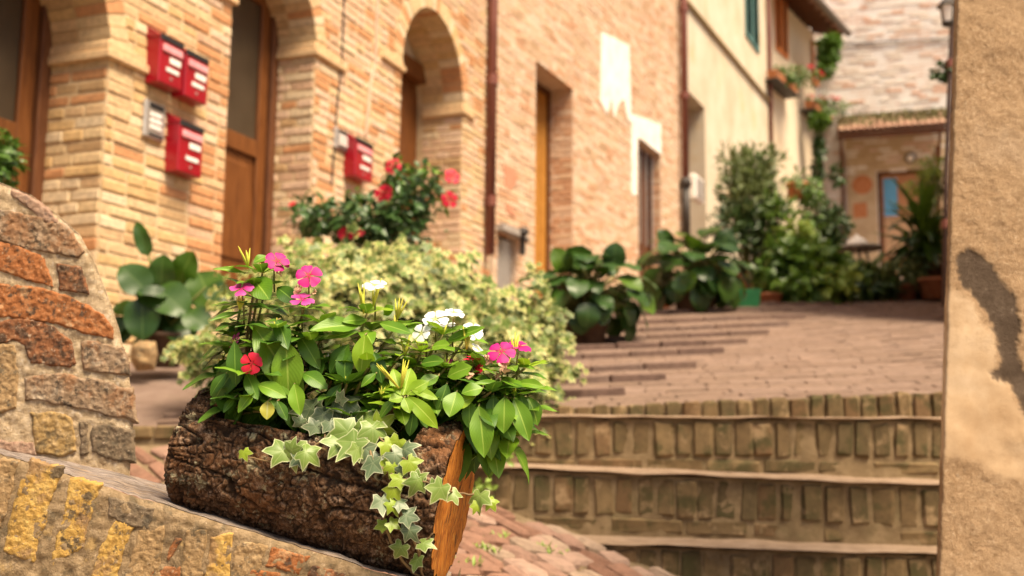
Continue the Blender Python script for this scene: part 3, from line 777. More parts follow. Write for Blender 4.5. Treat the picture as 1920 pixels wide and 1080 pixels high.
# eave: rafters, soffit boards, gutter and roof slope
ev = 9.72; mb = MB()
vs = [f4.pt(-.3, ev, .75), f4.pt(e4 + .1, ev, .75), f4.pt(e4 + .1, ev + .55, -.6), f4.pt(-.3, ev + .55, -.6)]
mb.add(vs + [p + V((0, 0, .10)) for p in vs], [(0, 1, 2, 3), (7, 6, 5, 4), (0, 4, 5, 1), (1, 5, 6, 2), (2, 6, 7, 3), (3, 7, 4, 0)])
vs = [f4.pt(-.3, ev + .5, -.5), f4.pt(e4 + .1, ev + .5, -.5), f4.pt(e4 + .1, ev + 1.9, -4), f4.pt(-.3, ev + 1.9, -4)]
mb.add(vs + [p + V((0, 0, .10)) for p in vs], [(0, 1, 2, 3), (7, 6, 5, 4), (0, 4, 5, 1), (1, 5, 6, 2), (2, 6, 7, 3), (3, 7, 4, 0)])
mb.build("roof", m_tile, peach)
for i in range(9):
    u = lerp(0, e4, i / 8); mb = MB(); mb.box(f4.pt(u, ev + .09, .32), (f4.e, (f4.n * 1.35 - f4.k * .55).normalized(), (f4.n * .55 + f4.k * 1.35).normalized()), (.04, .40, .05)); mb.build("rafter", m_wood_d, peach)
mb = MB(); mb.tube([f4.pt(-.3, ev + .02, .82), f4.pt(e4 + .15, ev + .02, .82)], .08, 10); mb.build("gutter", mat("gutter_grey", [(.10, .08, .07), (.17, .14, .12)], rough=.5, bump=.1), peach)

# ---------------- house that closes the street
FE = V((1, -.33, 0)).normalized()
class Front(Facade):
    def __init__(s, o, e):
        s.o = V((o[0], o[1], 0)); s.e = e; s.n = V((e.y, -e.x, 0)); s.k = V((0, 0, 1))
fo = f4.pt(e4, 0, -.15); fo = fo - FE * .6
f5 = Front((fo.x, fo.y + .25), FE)
far = empty("stone_house", f5.pt(0, 0), "pale weathered brick house closing the street with a tiled porch", "house")
m_far = bpy.data.materials.new("old_pale_masonry"); m_far.use_nodes = True
def far_nodes(m):
    N = m.node_tree.nodes; L = m.node_tree.links; b = N["Principled BSDF"]; b.inputs["Roughness"].default_value = .9
    tc = N.new("ShaderNodeTexCoord"); mp = N.new("ShaderNodeMapping"); mp.inputs["Rotation"].default_value = (math.pi / 2, 0, 0)
    br = N.new("ShaderNodeTexBrick"); br.inputs["Scale"].default_value = 1; br.inputs["Brick Width"].default_value = .34; br.inputs["Row Height"].default_value = .085; br.inputs["Mortar Size"].default_value = .012
    br.inputs["Color1"].default_value = (.60, .43, .35, 1); br.inputs["Color2"].default_value = (.73, .66, .60, 1); br.inputs["Mortar"].default_value = (.75, .72, .70, 1)
    L.new(tc.outputs["Object"], mp.inputs[0]); L.new(mp.outputs[0], br.inputs[0])
    n = N.new("ShaderNodeTexNoise"); n.inputs["Scale"].default_value = 2.2; n.inputs["Detail"].default_value = 8; L.new(tc.outputs["Object"], n.inputs[0])
    mr = N.new("ShaderNodeMapRange"); mr.inputs[1].default_value = .42; mr.inputs[2].default_value = .6; mr.inputs[4].default_value = .85; L.new(n.outputs[0], mr.inputs[0])
    mx = N.new("ShaderNodeMix"); mx.data_type = 'RGBA'; L.new(mr.outputs[0], mx.inputs[0]); L.new(br.outputs[0], mx.inputs[6]); mx.inputs[7].default_value = (.77, .74, .72, 1)
    n2 = N.new("ShaderNodeTexNoise"); n2.inputs["Scale"].default_value = 5; n2.inputs["Detail"].default_value = 8; L.new(tc.outputs["Object"], n2.inputs[0])
    mr2 = N.new("ShaderNodeMapRange"); mr2.inputs[1].default_value = .62; mr2.inputs[2].default_value = .74; mr2.inputs[4].default_value = .55; L.new(n2.outputs[0], mr2.inputs[0])
    mx2 = N.new("ShaderNodeMix"); mx2.data_type = 'RGBA'; L.new(mr2.outputs[0], mx2.inputs[0]); L.new(mx.outputs[2], mx2.inputs[6]); mx2.inputs[7].default_value = (.42, .36, .32, 1)
    L.new(mx2.outputs[2], b.inputs["Base Color"])
    bp = N.new("ShaderNodeBump"); bp.inputs["Strength"].default_value = .6; bp.inputs["Distance"].default_value = .02; L.new(br.outputs["Fac"], bp.inputs["Height"]); bp.invert = True; L.new(bp.outputs[0], b.inputs["Normal"])
far_nodes(m_far)
dA, dB = f5.u_at(1647, 400), f5.u_at(1745, 400)
dt = f5.hit(1650, 320)[1]
od = dict(u0=dA, u1=dB, zb=G(8, 24.5) + .05, zt=dt, depth=.18, rmat=m_plaster_p)
house(f5, far, 9, 1.5, 15, [od], m_far, back=6)
# masonry blocks of the far wall that stand out
pal5 = palette("old_block", [(.66, .50, .41), (.75, .69, .63), (.62, .41, .31), (.72, .63, .55), (.62, .55, .50)])
r5 = []
z = 6.3
while z < 11.5:
    u = rnd(0, .3)
    while u < 4.2:
        l = rnd(.2, .42)
        if random.random() < .42: r5.append((f5.pt(u + l / 2, z, -.012), f5.e, f5.n, f5.k, (l - .02, .05, .085), random.choice([0, 1, 1, 2, 3, 3, 4])))
        u += l
    z += .105
lay(r5, (.3, .05, .085), pal5, far, 120, single="block", mass="blockwork", keep=lambda p: 1535 < p[0] < 1790 and p[1] < 250, seed=31)
pz_ = f5.hit(1650, 250)[1]; pq_ = f5.u_at(1588, 400)
mb = MB(); f5.box(mb, pq_, dA - .02, 3.5, pz_, -.01, .012); f5.box(mb, dA - .02, dB + .02, dt + .01, pz_, -.01, .012); f5.box(mb, dB + .02, dB + 1.2, 3.5, pz_, -.01, .012); mb.build('plaster_coat', mat('porch_plaster', [(.42, .30, .18), (.52, .39, .25), (.58, .46, .32)], scale=3, bump=.3, bscale=30), far)
# door with a pane whose blue is a sky reflection put into its colour
dm = MB(); D = -.18
f5.box(dm, dA, dA + .09, od["zb"], dt, D - .05, D + .05); f5.box(dm, dB - .09, dB, od["zb"], dt, D - .05, D + .05); f5.box(dm, dA + .09, dB - .09, dt - .09, dt, D - .05, D + .05)
dm.build("door_frame", m_wood_d, far)
pA0, pA1 = f5.u_at(1657, 370, D), f5.u_at(1683, 370, D); pz1, pz0 = f5.hit(1670, 334, D)[1], f5.hit(1670, 405, D)[1]
m_dw = mat("door_wood", [(.34, .15, .07), (.44, .21, .10), (.50, .27, .14)], scale=14, rough=.5, bump=.2, stretch=((3, 3, .35), (0, 0, 0)))
dl = MB(); f5.box(dl, dA + .09, pA0, od["zb"], dt - .09, D - .05, D); f5.box(dl, pA1, dB - .09, od["zb"], dt - .09, D - .05, D); f5.box(dl, pA0, pA1, pz1, dt - .09, D - .05, D); f5.box(dl, pA0, pA1, od["zb"], pz0, D - .05, D - .01)
dd = dl.build("door", m_dw, far)
mb = MB(); f5.box(mb, pA0, pA1, pz0, pz1, D - .04, D - .015); mb.build("pane", mat("pane_sky_reflection", [(.11, .36, .66), (.15, .43, .72)], scale=2, rough=.25, bump=.02), dd, root=far)
mb = MB(); f5.box(mb, pA0 + .0, pA1 + .55, pz0 - 1.0, pz0 - .05, D - .01, D + .01); mb.build("rattan_panel", mat("rattan", [(.42, .24, .13), (.62, .42, .27)], scale=60, bump=.6, bscale=120), dd, root=far)
# porch: beam, posts/brackets, slab, curved tiles with moss
PD = 1.35; za = f5.hit(1650, 254, PD)[1]; ua, ub = f5.u_at(1570, 255, PD), f5.u_at(1795, 240, PD)
mb = MB(); f5.box(mb, ua, ub, za - .02, za + .09, PD - .08, PD); mb.build("porch_beam", m_wood_d, far)
vs = [f5.pt(ua, za + .09, PD + .05), f5.pt(ub, za + .09, PD + .05), f5.pt(ub, za + .80, 0), f5.pt(ua, za + .80, 0)]
mb = MB(); mb.add(vs + [p + V((0, 0, .05)) for p in vs], [(0, 1, 2, 3), (7, 6, 5, 4), (0, 4, 5, 1), (1, 5, 6, 2), (2, 6, 7, 3), (3, 7, 4, 0)]); pr_ = mb.build("porch_roof", m_wood_d, far)
nt_ = int((ub - ua) / .15)
for i in range(nt_):
    u = ua + .08 + i * .15
    mb = MB()
    def tl(a, b, u=u):
        th = math.pi * a; s = b
        return f5.pt(u - .07 * math.cos(th), lerp(za + .13, za + .84, s) + .06 * math.sin(th), lerp(PD + .1, 0, s))
    mb.grid(tl, 6, 4); mb.build("tile", m_tile, pr_, True, root=far)
for x in (1582, 1762):
    u = f5.u_at(x, 400, .1); mb = MB(); f5.box(mb, u - .04, u + .04, od["zb"] - .3, za - .02, .04, .12)
    mb.tube([f5.pt(u, za - .85, .12), f5.pt(u, za - .03, PD - .06)], .04, 6); mb.build("porch_post", m_wood_d, far)
mb = MB(); cu, cz_ = f5.hit(1707, 295, .1); mb.lathe(f5.pt(cu, cz_, 0), [(.02, 0), (.13, .01), (.13, .05), (.10, .06)], 16, 0, f5.n)
lampo = empty("wall_lamp", f5.pt(cu, cz_), "round dark wall lamp with a frosted glass under the tiled porch", "lamp"); mb.build("rim", m_iron, lampo)
mb = MB(); mb.lathe(f5.pt(cu, cz_, .05), [(.09, 0), (.085, .05), (.06, .085), (.01, .1)], 16, 0, f5.n); mb.build("glass", m_paper, lampo, True)
m_terra = mat("terracotta", [(.42, .15, .06), (.52, .21, .09), (.60, .28, .14)], scale=14, bump=.4, bscale=60)
cu, cz_ = f5.hit(1617, 346, .03); mb = MB(); mb.lathe(f5.pt(cu, cz_, 0), [(.24, 0), (.24, .02), (.21, .03), (.2, .02), (.08, .03), (.01, .04)], 24, 0, f5.n)
for i in range(7):
    a = i * 6.283 / 7; mb.lathe(f5.pt(cu + .14 * math.cos(a), cz_ + .14 * math.sin(a), .01), [(.045, 0), (.04, .025), (.01, .035)], 8, 0, f5.n)
thing("wall_plaque", mb, m_terra, f5.pt(cu, cz_), "round terracotta relief plaque left of the glazed porch door", "plaque")
cu, cz_ = f5.hit(1613, 394, .03); mb = MB(); f5.box(mb, cu - .16, cu + .16, cz_ - .18, cz_ + .18, 0, .03, 0, .012); mb.lathe(f5.pt(cu, cz_, .028), [(.09, 0), (.08, .015), (.05, .012), (.01, .02)], 16, 0, f5.n)
thing("wall_plaque", mb, m_terra, f5.pt(cu, cz_), "square terracotta plaque hanging below the round one", "plaque")
mb = MB(); mb.tube([f5.pt(*f5.hit(x, y, .04), .04) for x, y in ((1560, 86), (1600, 82), (1660, 78), (1720, 75), (1800, 71))], .022, 6)
thing("wall_cable", mb, mat("cable_grey", [(.22, .22, .25), (.30, .30, .33)], bump=.1), f5.pt(1, 9), "grey cable sagging across the pale wall above the porch", "cable")

# ---------------- downpipes
def downpipe(f, px, ys, r, label, w=.09, lower=None, brk=()):
    top = f.hit(px, ys[0], w); bot = f.hit(px, ys[1], w)
    u = f.hit(px, (ys[0] + ys[1]) / 2, w)[0]
    root = empty("drainpipe", f.pt(u, bot[1], w), label, "drainpipe", "brown downpipes")
    mb = MB(); mb.tube([f.pt(u, bot[1] if lower is None else lower, w), f.pt(u, top[1] + 2.5, w)], r, 14); mb.build("pipe", m_pipe, root, True)
    if lower is not None:
        mb = MB(); mb.tube([f.pt(u, bot[1], w), f.pt(u, lower + .06, w)], r * 1.15, 14); mb.lathe(f.pt(u, lower, w), [(r * 1.6, 0), (r * 1.6, .1), (r * 1.1, .14)], 14); mb.build("shoe", m_iron, root, True)
    for y_ in brk:
        z = f.hit(px, y_, w)[1]; mb = MB(); mb.lathe(f.pt(u, z, w), [(r * 1.25, -.05), (r * 1.25, .05)], 14); f.box(mb, u - .02, u + .02, z - .015, z + .015, -.01, w); mb.build("bracket", m_pipe, root)
downpipe(f2, 922, (-20, 478), .047, "brown downpipe between the ochre arched house and the rose house", .08, None, (150, 378))
downpipe(f2, 1284, (-20, 440), .055, "brown downpipe with a dark shoe where rose brick meets yellow plaster", .1, f2.hit(1285, 350, .1)[1], (20, 180))
downpipe(f4, 1445, (-20, 420), .045, "thin brown downpipe beside the orange shutter of the peach house", .08, None, (192,))

# ---------------- mailboxes and intercoms on the arched house
def mailbox(pa, pb, label, dep=.10, wd=None):
    (ua, zt), (ub, zb) = f1.hit(pa[0], pa[1], dep), f1.hit(pb[0], pb[1], dep)
    root = empty("mailbox", f1.pt((ua + ub) / 2, zb, 0), label, "mailbox", "red mailboxes on the piers")
    mb = MB(); f1.box(mb, ua, ub, zb, zt - .035, .004, dep, 0, .006); mb.build("body", m_red, root)
    mb = MB()
    vs = [f1.pt(ua - .003, zt - .037, dep + .003), f1.pt(ub + .003, zt - .037, dep + .003), f1.pt(ub + .003, zt + .03, .004), f1.pt(ua - .003, zt + .03, .004), f1.pt(ua - .003, zt - .037, .004), f1.pt(ub + .003, zt - .037, .004),]
    mb.add(vs, [(0, 1, 2, 3), (0, 3, 4), (1, 5, 2), (0, 4, 5, 1), (3, 2, 5, 4)]); mb.build("lid", m_red, root)
    w = ub - ua; h = zt - zb
    mb = MB(); f1.box(mb, ua + .02 * w, ub - .02 * w, zt - .055, zt - .02, dep - .005, dep + .006, 0, .003); mb.build("slot", m_black, root)
    mb = MB(); f1.box(mb, ua + .10 * w, ub - .08 * w, zt - .115, zt - .075, dep, dep + .012, 0, .005); mb.build("flap", mat("flap_pink", [(.72, .26, .30), (.80, .40, .42)], bump=.05, rough=.3), root)
    mb = MB(); f1.box(mb, ua + .42 * w, ub - .12 * w, zt - .17, zt - .135, dep - .002, dep + .006, 0, .003); mb.build("name_plate", m_paper, root)
    mb = MB(); f1.box(mb, ua + .30 * w, ub - .18 * w, zb + .075, zb + .10, dep - .002, dep + .005, 0, .003); mb.build("name_plate", m_paper, root)
    mb = MB(); mb.lathe(f1.pt((ua + ub) / 2, zb + .04, dep), [(.008, 0), (.008, .006)], 10, 0, f1.n); mb.build("lock", m_steel, root)
mailbox((302, 54), (341, 172), "red mailbox, left one of the pair on the wide pier")
mailbox((350, 84), (388, 198), "red mailbox, right one of the pair on the wide pier")
mailbox((338, 216), (378, 335), "red mailbox hanging below the pair, beside the steel intercom")
mailbox((667, 250), (698, 344), "lone red mailbox on the narrow pier beside the third arch")
def intercom(pa, pb, label):
    (ua, zt), (ub, zb) = f1.hit(pa[0], pa[1], .03), f1.hit(pb[0], pb[1], .03)
    root = empty("intercom", f1.pt((ua + ub) / 2, zb), label, "intercom", "steel intercoms by the mailboxes")
    mb = MB(); f1.box(mb, ua, ub, zb, zt, .002, .03, 0, .006); mb.build("plate", m_steel, root)
    w = ub - ua; h = zt - zb
    mb = MB(); f1.box(mb, ua + .2 * w, ub - .1 * w, zt - .2 * h, zt - .05 * h, .026, .034, 0, .003); mb.build("speaker_grille", m_black, root)
    mb = MB(); f1.box(mb, ua + .2 * w, ub - .1 * w, zb + .06 * h, zb + .14 * h, .026, .034, 0, .003); mb.build("camera_window", m_black, root)
    for i in range(3):
        mb = MB(); f1.box(mb, ua + .25 * w, ub - .2 * w, zb + (.24 + .17 * i) * h, zb + (.36 + .17 * i) * h, .028, .036, 0, .003); mb.build("bell_button", m_paper, root)
intercom((274, 184), (308, 268), "steel intercom panel left of the lowest mailbox on the wide pier")
intercom((630, 236), (658, 290), "steel intercom panel left of the lone mailbox")

# ================================================================== NEAR MASONRY
NEAR = [None]
def edge_dist(p, poly):
    """signed distance to a polygon outline, positive inside"""
    x, y = p; ins = False; best = 1e9; n = len(poly); NEAR[0] = p
    for i in range(n):
        x0, y0 = poly[i]; x1, y1 = poly[(i + 1) % n]
        if (y0 > y) != (y1 > y) and x < (x1 - x0) * (y - y0) / (y1 - y0) + x0: ins = not ins
        dx, dy = x1 - x0, y1 - y0; t = max(0, min(1, ((x - x0) * dx + (y - y0) * dy) / (dx * dx + dy * dy + 1e-9)))
        q = math.hypot(x - x0 - t * dx, y - y0 - t * dy)
        if q < best: best = q; NEAR[0] = (x0 + t * dx, y0 + t * dy)
    return best if ins else -best
def rough_slab(poly, Y, s, proud, edge, amp, freq, seed, warp=0.0):
    """a worn piece of masonry: polygon in picture units set at distance Y, swelling out of its bed"""
    mb = MB(); xs = [p[0] for p in poly]; ys = [p[1] for p in poly]
    x0, x1, y0, y1 = min(xs) - s, max(xs) + s, min(ys) - s, max(ys) + s
    nx, ny = int((x1 - x0) / s) + 1, int((y1 - y0) / s) + 1
    idx = {}; vs = []
    D = {}
    for j in range(ny + 1):
        for i in range(nx + 1):
            x, y = x0 + i * s, y0 + j * s
            w = V((x * .03, y * .03, seed))
            d0 = edge_dist((x, y), poly); d = d0 + warp * noise.noise(w) + warp * .5 * noise.noise(w * 3.1)
            if d < 0 and (d0 < 0 or warp == 0) and not warp: x, y = NEAR[0]
            D[(i, j)] = (x, y, d)
    fs = []
    def vid(i, j):
        if (i, j) in idx: return idx[(i, j)]
        x, y, d = D[(i, j)]
        q = V((x * freq, y * freq, seed * 3.7))
        off = -.006 + (proud + .006) * sstep(-s * .5, edge, d) + (amp * fbm(q, 4) + amp * .5 * noise.noise(q * 5)) * sstep(-s, edge, d)
        idx[(i, j)] = len(vs); vs.append(P(x, y, Y - off)); return idx[(i, j)]
    for j in range(ny):
        for i in range(nx):
            c = [(i, j), (i + 1, j), (i + 1, j + 1), (i, j + 1)]
            if max(D[q][2] for q in c) > 0 and min(D[q][2] for q in c) > -s * 1.6:
                fs.append([vid(*q) for q in reversed(c)])
    mb.add(vs, fs)
    return mb
def nearmat(name, cols, spots, **k):
    kw = dict(scale=70, rough=.92, bump=.9, bscale=320, dist=.004, spots=[(a, b * 1.5, c - .025, d - .02, e) for a, b, c, d, e in spots] + [((.10, .07, .04), 9, .54, .70, .55), ((.52, .40, .27), 170, .60, .68, .6)], contrast=(.34, .66)); kw.update(k)
    return mat(name, cols, **kw)
SOOT = ((.055, .045, .035), 42, .56, .66, .85); PALE = ((.55, .42, .30), 55, .60, .70, .7)
n_orange = nearmat("old_brick_orange", [(.24, .085, .028), (.36, .135, .045), (.44, .20, .085)], [SOOT, ((.50, .33, .18), 26, .58, .7, .6)])
n_rust = nearmat("old_brick_rust", [(.15, .06, .028), (.25, .10, .042), (.34, .165, .08)], [((.07, .05, .035), 30, .48, .62, .8), PALE])
n_grey = nearmat("old_brick_grey", [(.19, .125, .075), (.29, .20, .125), (.41, .295, .20)], [SOOT, ((.30, .14, .06), 12, .52, .66, .7), ((.42, .34, .25), 22, .56, .68, .7)])
n_pink = nearmat("old_brick_pink", [(.25, .15, .10), (.34, .215, .15), (.45, .31, .225)], [((.14, .10, .085), 45, .54, .68, .7)])
n_ochre = nearmat("old_brick_ochre", [(.30, .19, .07), (.38, .25, .10), (.46, .32, .16)], [((.09, .075, .05), 30, .50, .66, .7)])
n_dark = nearmat("old_brick_dark", [(.10, .08, .055), (.17, .125, .08), (.26, .19, .12)], [PALE])
n_yel = nearmat("old_brick_yellow", [(.40, .235, .06), (.52, .32, .085), (.58, .39, .13)], [((.09, .07, .05), 20, .56, .62, .9), ((.30, .185, .095), 14, .52, .64, .85)])
n_tan = nearmat("old_brick_tan", [(.26, .17, .08), (.36, .235, .115), (.45, .31, .165)], [((.10, .085, .06), 34, .55, .65, .8)])
n_mort = nearmat("lime_mortar", [(.33, .235, .135), (.48, .36, .225), (.60, .48, .33)], [((.20, .15, .09), 34, .56, .7, .6), ((.66, .56, .44), 60, .58, .7, .7)], bscale=330, bump=1.0)
n_mort2 = nearmat("grey_mortar", [(.19, .13, .068), (.28, .195, .108), (.37, .27, .16)], [((.12, .095, .06), 24, .54, .66, .7), ((.50, .33, .12), 20, .60, .70, .5)], bscale=300, bump=.9)
n_top = nearmat("worn_coping", [(.16, .125, .105), (.27, .22, .19), (.38, .32, .29)], [((.09, .07, .06), 30, .50, .62, .8), ((.36, .24, .13), 12, .54, .66, .6)], stretch=((.35, 2.2, 2.2), (0, math.radians(17), 0)), bscale=160)

def grow(poly, k):
    cx_ = sum(p[0] for p in poly) / len(poly); cy_ = sum(p[1] for p in poly) / len(poly)
    return [(x + k * (x - cx_) / (abs(x - cx_) + 12), y + k * (y - cy_) / (abs(y - cy_) + 12)) for x, y in poly]
# ---- wall with a rounded end
YR = 1.86
OUT = [(-160, 318), (-60, 325), (0, 342), (58, 365), (108, 402), (150, 440), (180, 496), (201, 550), (224, 618), (238, 680), (247, 740), (250, 810), (242, 905), (-160, 905)]
rw = empty("brick_wall", P(40, 870, YR), "weathered orange and grey brick wall with a rounded end at the photo's left edge", "wall")
rough_slab(OUT, YR, 4, .0, 14, .003, .07, 3).build("mortar_face", n_mort, rw, True)
mb = MB(); ol = OUT
sm = []
for a, b in zip(ol[:-2], ol[1:-1]):
    for i in range(6): sm.append((lerp(a[0], b[0], i / 6), lerp(a[1], b[1], i / 6)))
sm.append(ol[-2])
def side(i, b):
    x, y = sm[i]; q = fbm(V((x * .02, y * .02, b * 3)), 3)
    return P(x - 2 - 10 * b + q * 3 * (1 if b > .1 else 0), y + 8 * b - q * 1.5, YR + .004 + .34 * b)
vs = [side(i, j / 6) for i in range(len(sm)) for j in range(7)]
mb.add(vs, [(i * 7 + j, (i + 1) * 7 + j, (i + 1) * 7 + j + 1, i * 7 + j + 1) for i in range(len(sm) - 1) for j in range(6)])
mb.build("rounded_edge", n_mort, rw, True)
RB = [
 ([(28, 358), (62, 374), (104, 404), (112, 420), (82, 416), (46, 388), (20, 372)], n_pink),
 ([(-60, 392), (0, 396), (30, 400), (70, 408), (118, 424), (146, 450), (155, 466), (140, 480), (100, 474), (60, 466), (24, 456), (0, 448), (-60, 440)], n_grey),
 ([(-60, 455), (0, 458), (40, 464), (78, 486), (100, 538), (64, 528), (30, 516), (0, 506), (-60, 498)], n_orange),
 ([(106, 494), (122, 498), (150, 504), (168, 552), (140, 546), (116, 540)], n_rust),
 ([(-60, 528), (0, 534), (60, 540), (120, 556), (160, 574), (188, 586), (206, 610), (208, 632), (160, 624), (100, 606), (50, 596), (0, 594), (-60, 592)], n_orange),
 ([(0, 606), (26, 602), (60, 600), (104, 618), (130, 640), (138, 676), (126, 688), (96, 682), (58, 678), (48, 648), (30, 640), (0, 648)], n_rust),
 ([(153, 642), (176, 640), (226, 654), (240, 700), (200, 698), (160, 690)], n_grey),
 ([(50, 712), (86, 706), (120, 702), (180, 714), (242, 732), (251, 786), (200, 776), (150, 764), (110, 756), (80, 752), (54, 748)], n_grey),
 ([(60, 778), (96, 774), (132, 784), (140, 842), (108, 852), (70, 846)], n_ochre),
 ([(176, 802), (200, 796), (246, 812), (251, 866), (214, 860), (174, 846)], n_dark),
 ([(150, 796), (164, 794), (166, 846), (152, 850)], n_dark),
 ([(-60, 818), (0, 826), (58, 830), (64, 852), (20, 848), (-60, 840)], n_pink),
 ([(-60, 656), (0, 648), (24, 652), (30, 700), (28, 760), (0, 772), (-60, 770)], n_tan),
]
for i, (pl, m) in enumerate(RB):
    rough_slab(grow(pl, 8), YR, 2.2, .004, 5, .0022, .11, 20 + i, 4).build("brick", m, rw, True)

# ---- sloping parapet the log lies on
YP = 1.42
pl_ = lambda x: 852 + .309 * x + 4 * noise.noise(V((x * .018, 2, 0))) + 2.2 * noise.noise(V((x * .07, 5, 0)))
yb_ = lambda x: 852 + .309 * x - lerp(10, 38, sstep(-40, 260, x))
par = empty("parapet", P(300, 1000, YP), "low sloping parapet of worn yellow bricks carrying the log planter", "wall")
FACE = [(x, pl_(x)) for x in range(-200, 846, 9)] + [(846, pl_(846)), (846, 1400), (-200, 1400)]
rough_slab(FACE, YP, 5, .0, 16, .0032, .06, 8).build("mortar_face", n_mort2, par, True)
def tp(a, b):
    x = lerp(-260, 846, a); f_ = P(x, pl_(x), YP); k_ = P(x, yb_(x), lerp(1.90, 1.78, sstep(.55, 1, a))); t = b ** 1.3
    p = f_.lerp(k_, t) + V((0, .006 * (1 - t), 0)); q = 1 if b > .02 else 0
    return p + V((0, 0, .005 * fbm(V((p.x * 12, p.y * 12, 1)), 4) * q))
mb = MB(); mb.grid(tp, 200, 40); mb.build("coping", n_top, par, True)
mb = MB()
mb.quad(P(846, pl_(846), YP) + V((0, .02, 0)), P(846, 1400, YP) + V((0, .02, 0)), P(846, 1400, YP) + V((0, .26, 0)), P(846, pl_(846), YP) + V((0, .26, 0)))
mb.build("end_face", n_mort2, par)
PB = [
 ([(58, 868), (112, 884), (96, 930), (80, 985), (62, 1048), (36, 1042), (12, 1028), (22, 975), (40, 910)], n_yel),
 ([(132, 902), (186, 914), (174, 956), (152, 1022), (124, 1040), (100, 1062), (106, 1010), (122, 956)], n_yel),
 ([(208, 934), (286, 956), (274, 988), (246, 984), (206, 968)], n_dark),
 ([(214, 978), (250, 992), (226, 1044), (216, 1110), (168, 1110), (190, 1030)], n_yel),
 ([(262, 1000), (304, 990), (296, 1110), (226, 1110)], n_tan),
 ([(326, 1010), (338, 1016), (320, 1050), (311, 1044)], n_orange),
 ([(290, 1068), (336, 1064), (332, 1110), (284, 1110)], n_orange),
 ([(350, 1000), (388, 994), (370, 1110), (338, 1110)], n_tan),
 ([(398, 1012), (436, 1002), (424, 1110), (384, 1110)], n_yel),
 ([(446, 1014), (498, 1030), (488, 1062), (470, 1110), (432, 1110)], n_tan),
 ([(514, 1028), (574, 1046), (556, 1074), (500, 1060)], n_orange),
 ([(474, 1072), (524, 1076), (516, 1120), (466, 1120)], n_orange),
 ([(588, 1062), (648, 1078), (628, 1120), (566, 1120)], n_rust),
 ([(-60, 860), (30, 872), (8, 960), (-30, 1050), (-80, 1050)], n_tan),
]
for i, (pl, m) in enumerate(PB):
    rough_slab(grow(pl, 9), YP, 2.4, .0015, 4, .0016, .11, 60 + i, 5).build("brick", m, par, True)

# ---- plastered wall at the right with a battered edge
YW = 2.2
rwall = empty("plaster_wall", P(1840, 1200, YW), "ochre roughcast wall with a dark bare patch at the photo's right edge", "wall")
def wx(py): return lerp(1790, 1756, py / 1080) + 2.2 * noise.noise(V((py * .02, 0, 3))) + 1.2 * noise.noise(V((py * .09, 0, 5)))
STAIN = [(1797, 474), (1812, 462), (1832, 474), (1864, 498), (1884, 532), (1902, 560), (1912, 600), (1908, 650), (1916, 690), (1935, 720), (1935, 800), (1912, 770), (1898, 716), (1868, 708), (1860, 698), (1876, 686), (1872, 640), (1866, 620), (1850, 596), (1836, 566), (1816, 545), (1800, 536), (1796, 505)]
SMOOTH = [(1700, 545), (1760, 540), (1800, 548), (1830, 580), (1860, 630), (1870, 700), (1900, 740), (1935, 800), (2300, 860), (2300, 900), (1880, 900), (1830, 872), (1790, 860), (1700, 880)]
NX, NY = 130, 420
vs = []; uvs = []
for j in range(NY + 1):
    py = lerp(-560, 1330, j / NY)
    for i in range(NX + 1):
        a = i / NX; px = wx(py) + (a ** 1.25) * 700
        w = V((px * .02, py * .02, 1.3))
        n_ = noise.noise(w) * 9 + noise.noise(w * 4) * 5
        sd = edge_dist((px, py), STAIN) + n_ if 1750 < px < 1990 and 420 < py < 830 else -40
        sm_ = edge_dist((px, py), SMOOTH) + n_ * 1.5 if 480 < py < 940 else -40
        s1_, s2_ = sstep(-3.5, 3.5, sd + 5 * noise.noise(w * 9)), sstep(-12, 12, sm_)
        rough = .0016 * fbm(V((px * .04, py * .04, 2)), 5) + .0020 * noise.noise(V((px * .26, py * .26, 4)))
        off = rough * (1 - .85 * s2_) * (1 - .6 * s1_) - .0022 * s1_ + .001 * s2_ + .004 * fbm(V((px * .008, py * .008, 9)), 3)
        rnd_ = .02 * (1 - sstep(0, .035, a)) ** 2
        vs.append(P(px, py, YW - off + rnd_)); uvs.append((s1_, s2_))
mb = MB(); mb.add(vs, [(j * (NX + 1) + i, (j + 1) * (NX + 1) + i, (j + 1) * (NX + 1) + i + 1, j * (NX + 1) + i + 1) for j in range(NY) for i in range(NX)], 0, uvs)
m_rw = bpy.data.materials.new("roughcast"); m_rw.use_nodes = True
